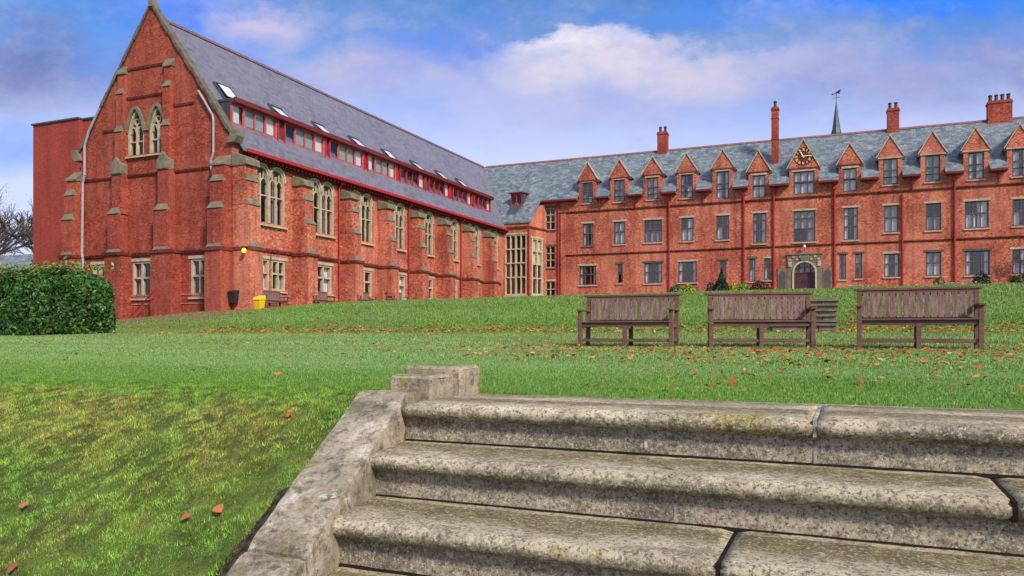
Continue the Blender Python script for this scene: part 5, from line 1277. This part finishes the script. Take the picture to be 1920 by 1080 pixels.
# low flower border (uncountable)
n = 2600; P = np.stack([np.concatenate([rng.uniform(.0,1.7,n//3), rng.uniform(5.6,8.3,n-n//3)]), rng.normal(GY-.2,.25,n), np.zeros(n)], 1); P[:,2] = ground(P[:,0],P[:,1])+rng.random(n)**1.5*.38
cc = np.array([[.62,.50,.42],[.12,.22,.06],[.16,.26,.08],[.55,.46,.30]])[rng.choice(4, n, p=[.3,.3,.25,.15])]
V_, F_, c_ = leaf_cloud(P, np.tile([0,-.4,1.], (n,1)), .055, cc, .8); tag(np_mesh('flower_border', V_, F_, c_, M['leafcard']), 'low pale flowers and greenery along the foot of the main range', 'flowers', kind='stuff')

# bare branching trees and wall climber
def bare_tree(name, label, cat, x, y, z, h, spread, seed, levels=6, r0=.22, group=None, leafy=0, flat=None):
    rr = random.Random(seed); tr = MB(); br = MB(); tips = []
    def grow(p, d, L, r, lv):
        segs = 3; q = p
        for s in range(segs):
            d = (d+Vector((rr.gauss(0,.10), rr.gauss(0,.10) if flat is None else 0, rr.gauss(.03,.07)))).normalized(); nq = q+d*(L/segs)
            (tr if lv == 0 else br).tube(q, nq, r*(1-.25*s/segs), r*(1-.25*(s+1)/segs), 7 if lv < 2 else 4, False)
            q = nq
            if lv > 0 and s < 2 and lv < levels and rr.random() < .6: side_branch(q, d, L*.6, r*.5, lv+1)
        if lv < levels:
            for k in range(2 if rr.random() < .6 else 3): side_branch(q, d, L*rr.uniform(.62,.86), r*.66, lv+1)
        else: tips.append(q)
    def side_branch(p, d, L, r, lv):
        a = rr.uniform(0, 6.28); ax = d.orthogonal().normalized(); ax.rotate(Matrix.Rotation(a, 3, d)); nd = d.copy(); nd.rotate(Matrix.Rotation(rr.uniform(.3, .75)*spread, 3, ax))
        if flat is not None: nd.y *= .1; nd.normalize()
        nd.z = nd.z*.9+.12; nd.normalize(); grow(p, nd, L, max(r, .006), lv)
    root = thing(name, label, cat, (x, y, z), group)
    grow(Vector((0,0,-.2)), Vector((0,0,1)), h*.30, r0, 0)
    tr.build('trunk', M['bark'], root, off=(0,0,0)); br.build('crown', M['bark'], root, off=(0,0,0))
    if leafy:
        T = np.array([tuple(t_) for t_ in tips]); k = rng.choice(len(T), leafy); P = T[k]+rng.normal(0, .35, (leafy, 3))
        V_, F_, c_ = leaf_cloud(P, np.tile([0,-1,.3],(leafy,1)), .07, np.array([[.30,.20,.08],[.22,.13,.07],[.14,.13,.05]])[rng.choice(3, leafy)], 1)
        o = np_mesh('leaves', V_, F_, c_, M['leafcard']); o.parent = root
    return root
bare_tree('bare_tree', 'bare dark tree rising behind the grey roof at the far left edge', 'tree', -76.0, 50.5, 0, 15.5, 1.0, 5, 6, .28, 'bare trees at far left', 1500)
bare_tree('bare_tree', 'second bare tree partly hidden by the plain brick block at left', 'tree', -71.0, 53.5, 0, 14.0, 1.05, 9, 6, .24, 'bare trees at far left', 1500)
bare_tree('bare_tree', 'bare tree farthest left, cut by the photo edge', 'tree', -83.0, 52, 0, 14.5, 1.05, 21, 6, .24, 'bare trees at far left', 900)
cl_ = bare_tree('wall_climber', 'bare twiggy climbing plant on the brick wall at the right edge', 'climber', 10.9, 63.75, 3.2, 3.1, 1.5, 13, 5, .035, flat=1)
bare_tree('wall_climber', 'thin bare climbing plant on the wall between the last two ground-floor windows', 'climber', 9.75, 63.8, 3.2, 2.3, 1.4, 18, 4, .025, flat=1)

# low grey-roofed building at far left, seen over the hedge
lb_ = thing('low_building', 'low building with grey slate roof seen over the hedge at far left', 'building', (-62, 42, 0))
m = MB(); m.box(-78, -54, 40, 48, -1, 3.4); m.build('wall', M['rendered'], lb_)
m = MB(); m.hexa([(-78.5,39.5,3.3),(-53.5,39.5,3.3),(-53.5,44,6.5),(-78.5,44,6.5),(-78.5,39.5,3.45),(-53.5,39.5,3.45),(-53.5,44,6.65),(-78.5,44,6.65)]); m.hexa([(-78.5,44.001,6.5),(-53.5,44.001,6.5),(-53.5,48.5,3.3),(-78.5,48.5,3.3),(-78.5,44.001,6.65),(-53.5,44.001,6.65),(-53.5,48.5,3.45),(-78.5,48.5,3.45)]); m.build('roof', M['slateR'], lb_)

# ------------------------------------------------------------------ sky, sun, camera
w = bpy.data.worlds.new('World'); SC.world = w; w.use_nodes = True; nt = w.node_tree; nt.nodes.clear()
class W(NT):
    def __init__(s): s.t = nt
W_ = W()
out = W_.n('ShaderNodeOutputWorld'); bgd = W_.n('ShaderNodeBackground')
SUN_EL, SUN_AZ = R(38), math.atan2(-.57, .82)     # towards +X, -Y
sky = W_.n('ShaderNodeTexSky', sky_type='NISHITA'); sky.sun_disc = False; sky.sun_elevation = SUN_EL; sky.sun_rotation = math.pi/2-SUN_AZ; sky.altitude = 200; sky.air_density = 1.0; sky.dust_density = .6; sky.ozone_density = 2.5
tc = W_.n('ShaderNodeTexCoord'); mp = W_.n('ShaderNodeMapping', vector_type='POINT'); mp.inputs['Rotation'].default_value = (0, 0, -TH); W_.l(tc.outputs['Generated'], mp.inputs[0])
sx_ = W_.n('ShaderNodeSeparateXYZ'); W_.l(mp.outputs[0], sx_.inputs[0])
yy = W_.math('MAXIMUM', W_.math('ABSOLUTE', sx_.outputs[1]), .15)
S = W_.math('DIVIDE', sx_.outputs[0], yy); T = W_.math('DIVIDE', sx_.outputs[2], yy)
cb = W_.n('ShaderNodeCombineXYZ'); W_.l(S, cb.inputs[0]); W_.l(W_.math('MULTIPLY', T, 1.7), cb.inputs[1])
nzA = W_.noise(2.6, 8, .55, vec=cb.outputs[0]); nzB = W_.noise(6.0, 8, .6, vec=cb.outputs[0]); nzC = W_.noise(1.3, 4, .5, vec=cb.outputs[0])
warpS = W_.math('ADD', S, W_.math('MULTIPLY', W_.math('SUBTRACT', nzA, .5), .30)); warpT = W_.math('ADD', T, W_.math('MULTIPLY', W_.math('SUBTRACT', nzB, .5), .13))
# clear blue from the sky model, enriched
hs = W_.n('ShaderNodeHueSaturation'); hs.inputs['Saturation'].default_value = 1.35; hs.inputs['Value'].default_value = .125; hs.inputs['Hue'].default_value = .505; W_.l(sky.outputs[0], hs.inputs['Color'])
col = hs.outputs[0]
# lavender cloud, thick near the horizon, thin above; unseen overhead cover added for light
veil = W_.ramp(W_.math('ADD', warpT, W_.math('MULTIPLY', W_.math('SUBTRACT', nzC, .5), .16)), [(.02, 1.0), (.22, .92), (.32, .72), (.405, .20), (.47, .06), (.75, .55)])
vc = W_.ramp(T, [(.0, (.62,.68,.88)), (.21, (.53,.59,.86)), (.33, (.33,.385,.72)), (.45, (.22,.30,.62)), (.9, (.62,.63,.70))])
col = W_.mix(veil, col, vc)
def blob(cs, ct, rs, rt, c, amt, soft=1.0, lo=.25):
    global col
    dx = W_.math('DIVIDE', W_.math('SUBTRACT', warpS, cs), rs); dy = W_.math('DIVIDE', W_.math('SUBTRACT', warpT, ct), rt)
    d = W_.math('SQRT', W_.math('ADD', W_.math('MULTIPLY', dx, dx), W_.math('MULTIPLY', dy, dy)))
    f = W_.ramp(W_.math('ADD', d, W_.math('MULTIPLY', W_.math('SUBTRACT', nzB, .5), .9)), [(lo, amt), (1.0, 0)])
    col = W_.mix(f, col, c)
blob(-.66, .335, .20, .075, (.115,.150,.36), .85)       # dark bank far left
blob(-.62, .24, .10, .05, (.19,.34,.80), .8)
blob(-.42, .41, .14, .05, (.06,.20,.76), .85)           # blue gap
blob(-.36, .35, .09, .05, (.17,.27,.72), .7)
blob(-.335, .395, .085, .028, (.50,.44,.62), .85)       # small pink cloud
blob(-.20, .345, .15, .050, (.42,.40,.60), .9)
blob(-.08, .37, .13, .045, (.15,.24,.66), .8)
blob(.12, .33, .30, .060, (.44,.44,.63), .85, lo=.1)    # broad soft cloud mass
blob(.10, .345, .17, .050, (.62,.575,.65), .85, lo=.2)
blob(.22, .335, .13, .045, (.55,.51,.62), .7)
blob(.09, .372, .10, .018, (.80,.73,.74), .85, lo=.1)
blob(.10, .285, .20, .030, (.40,.42,.64), .6)
blob(.48, .32, .24, .050, (.27,.29,.52), .8, lo=.1)
blob(.33, .41, .30, .024, (.09,.24,.72), .75)
blob(.62, .365, .12, .045, (.25,.27,.50), .8)
blob(.50, .442, .40, .036, (.02,.20,.90), .95)          # strong blue top right
blob(.68, .33, .06, .03, (.14,.17,.40), .6)
nzD = W_.noise(8.5, 9, .68, vec=cb.outputs[0]); nzE = W_.noise(3.6, 9, .66, vec=cb.outputs[0])
col = W_.mix(W_.ramp(W_.math('MULTIPLY', W_.ramp(nzE, [(.46, 0), (.66, 1)]), W_.ramp(nzD, [(.35, .3), (.65, 1)])), [(0, 0), (1, .42)]), col, (.58, .56, .70))
col = W_.mix(W_.ramp(nzD, [(.52, 0), (.72, .30)]), col, (.30, .33, .56))
col = W_.mix(W_.ramp(W_.math('MULTIPLY', W_.ramp(nzE, [(.36, 1), (.50, 0)]), W_.ramp(T, [(.24, 0), (.38, 1)])), [(0, 0), (1, .45)]), col, (.07, .24, .80))
W_.l(col, bgd.inputs[0]); bgd.inputs[1].default_value = 1.0
W_.l(bgd.outputs[0], out.inputs[0])

sd = bpy.data.lights.new('sun', 'SUN'); sd.energy = 3.6; sd.angle = R(9); sd.color = (1, .91, .78)
so = bpy.data.objects.new('sun', sd); COL.objects.link(so)
vdir = Vector((math.cos(SUN_AZ)*math.cos(SUN_EL), math.sin(SUN_AZ)*math.cos(SUN_EL), math.sin(SUN_EL)))
so.rotation_euler = vdir.to_track_quat('Z', 'Y').to_euler(); so.location = (20, -20, 40)

cd = bpy.data.cameras.new('camera'); cam = bpy.data.objects.new('camera', cd); COL.objects.link(cam); SC.camera = cam
cam.location = (0, 0, 0); cam.rotation_euler = (R(90), 0, TH); cd.sensor_width = 36; cd.lens = 1470/1920*36; cd.shift_y = 87/1920; cd.clip_end = 2000; cd.clip_start = .05
SC.view_settings.view_transform = 'Standard'; SC.view_settings.look = 'None'; SC.view_settings.exposure = .35; SC.view_settings.gamma = 1
SC.render.resolution_x = 1920; SC.render.resolution_y = 1080
try:
    SC.cycles.transparent_max_bounces = 12
except Exception: pass
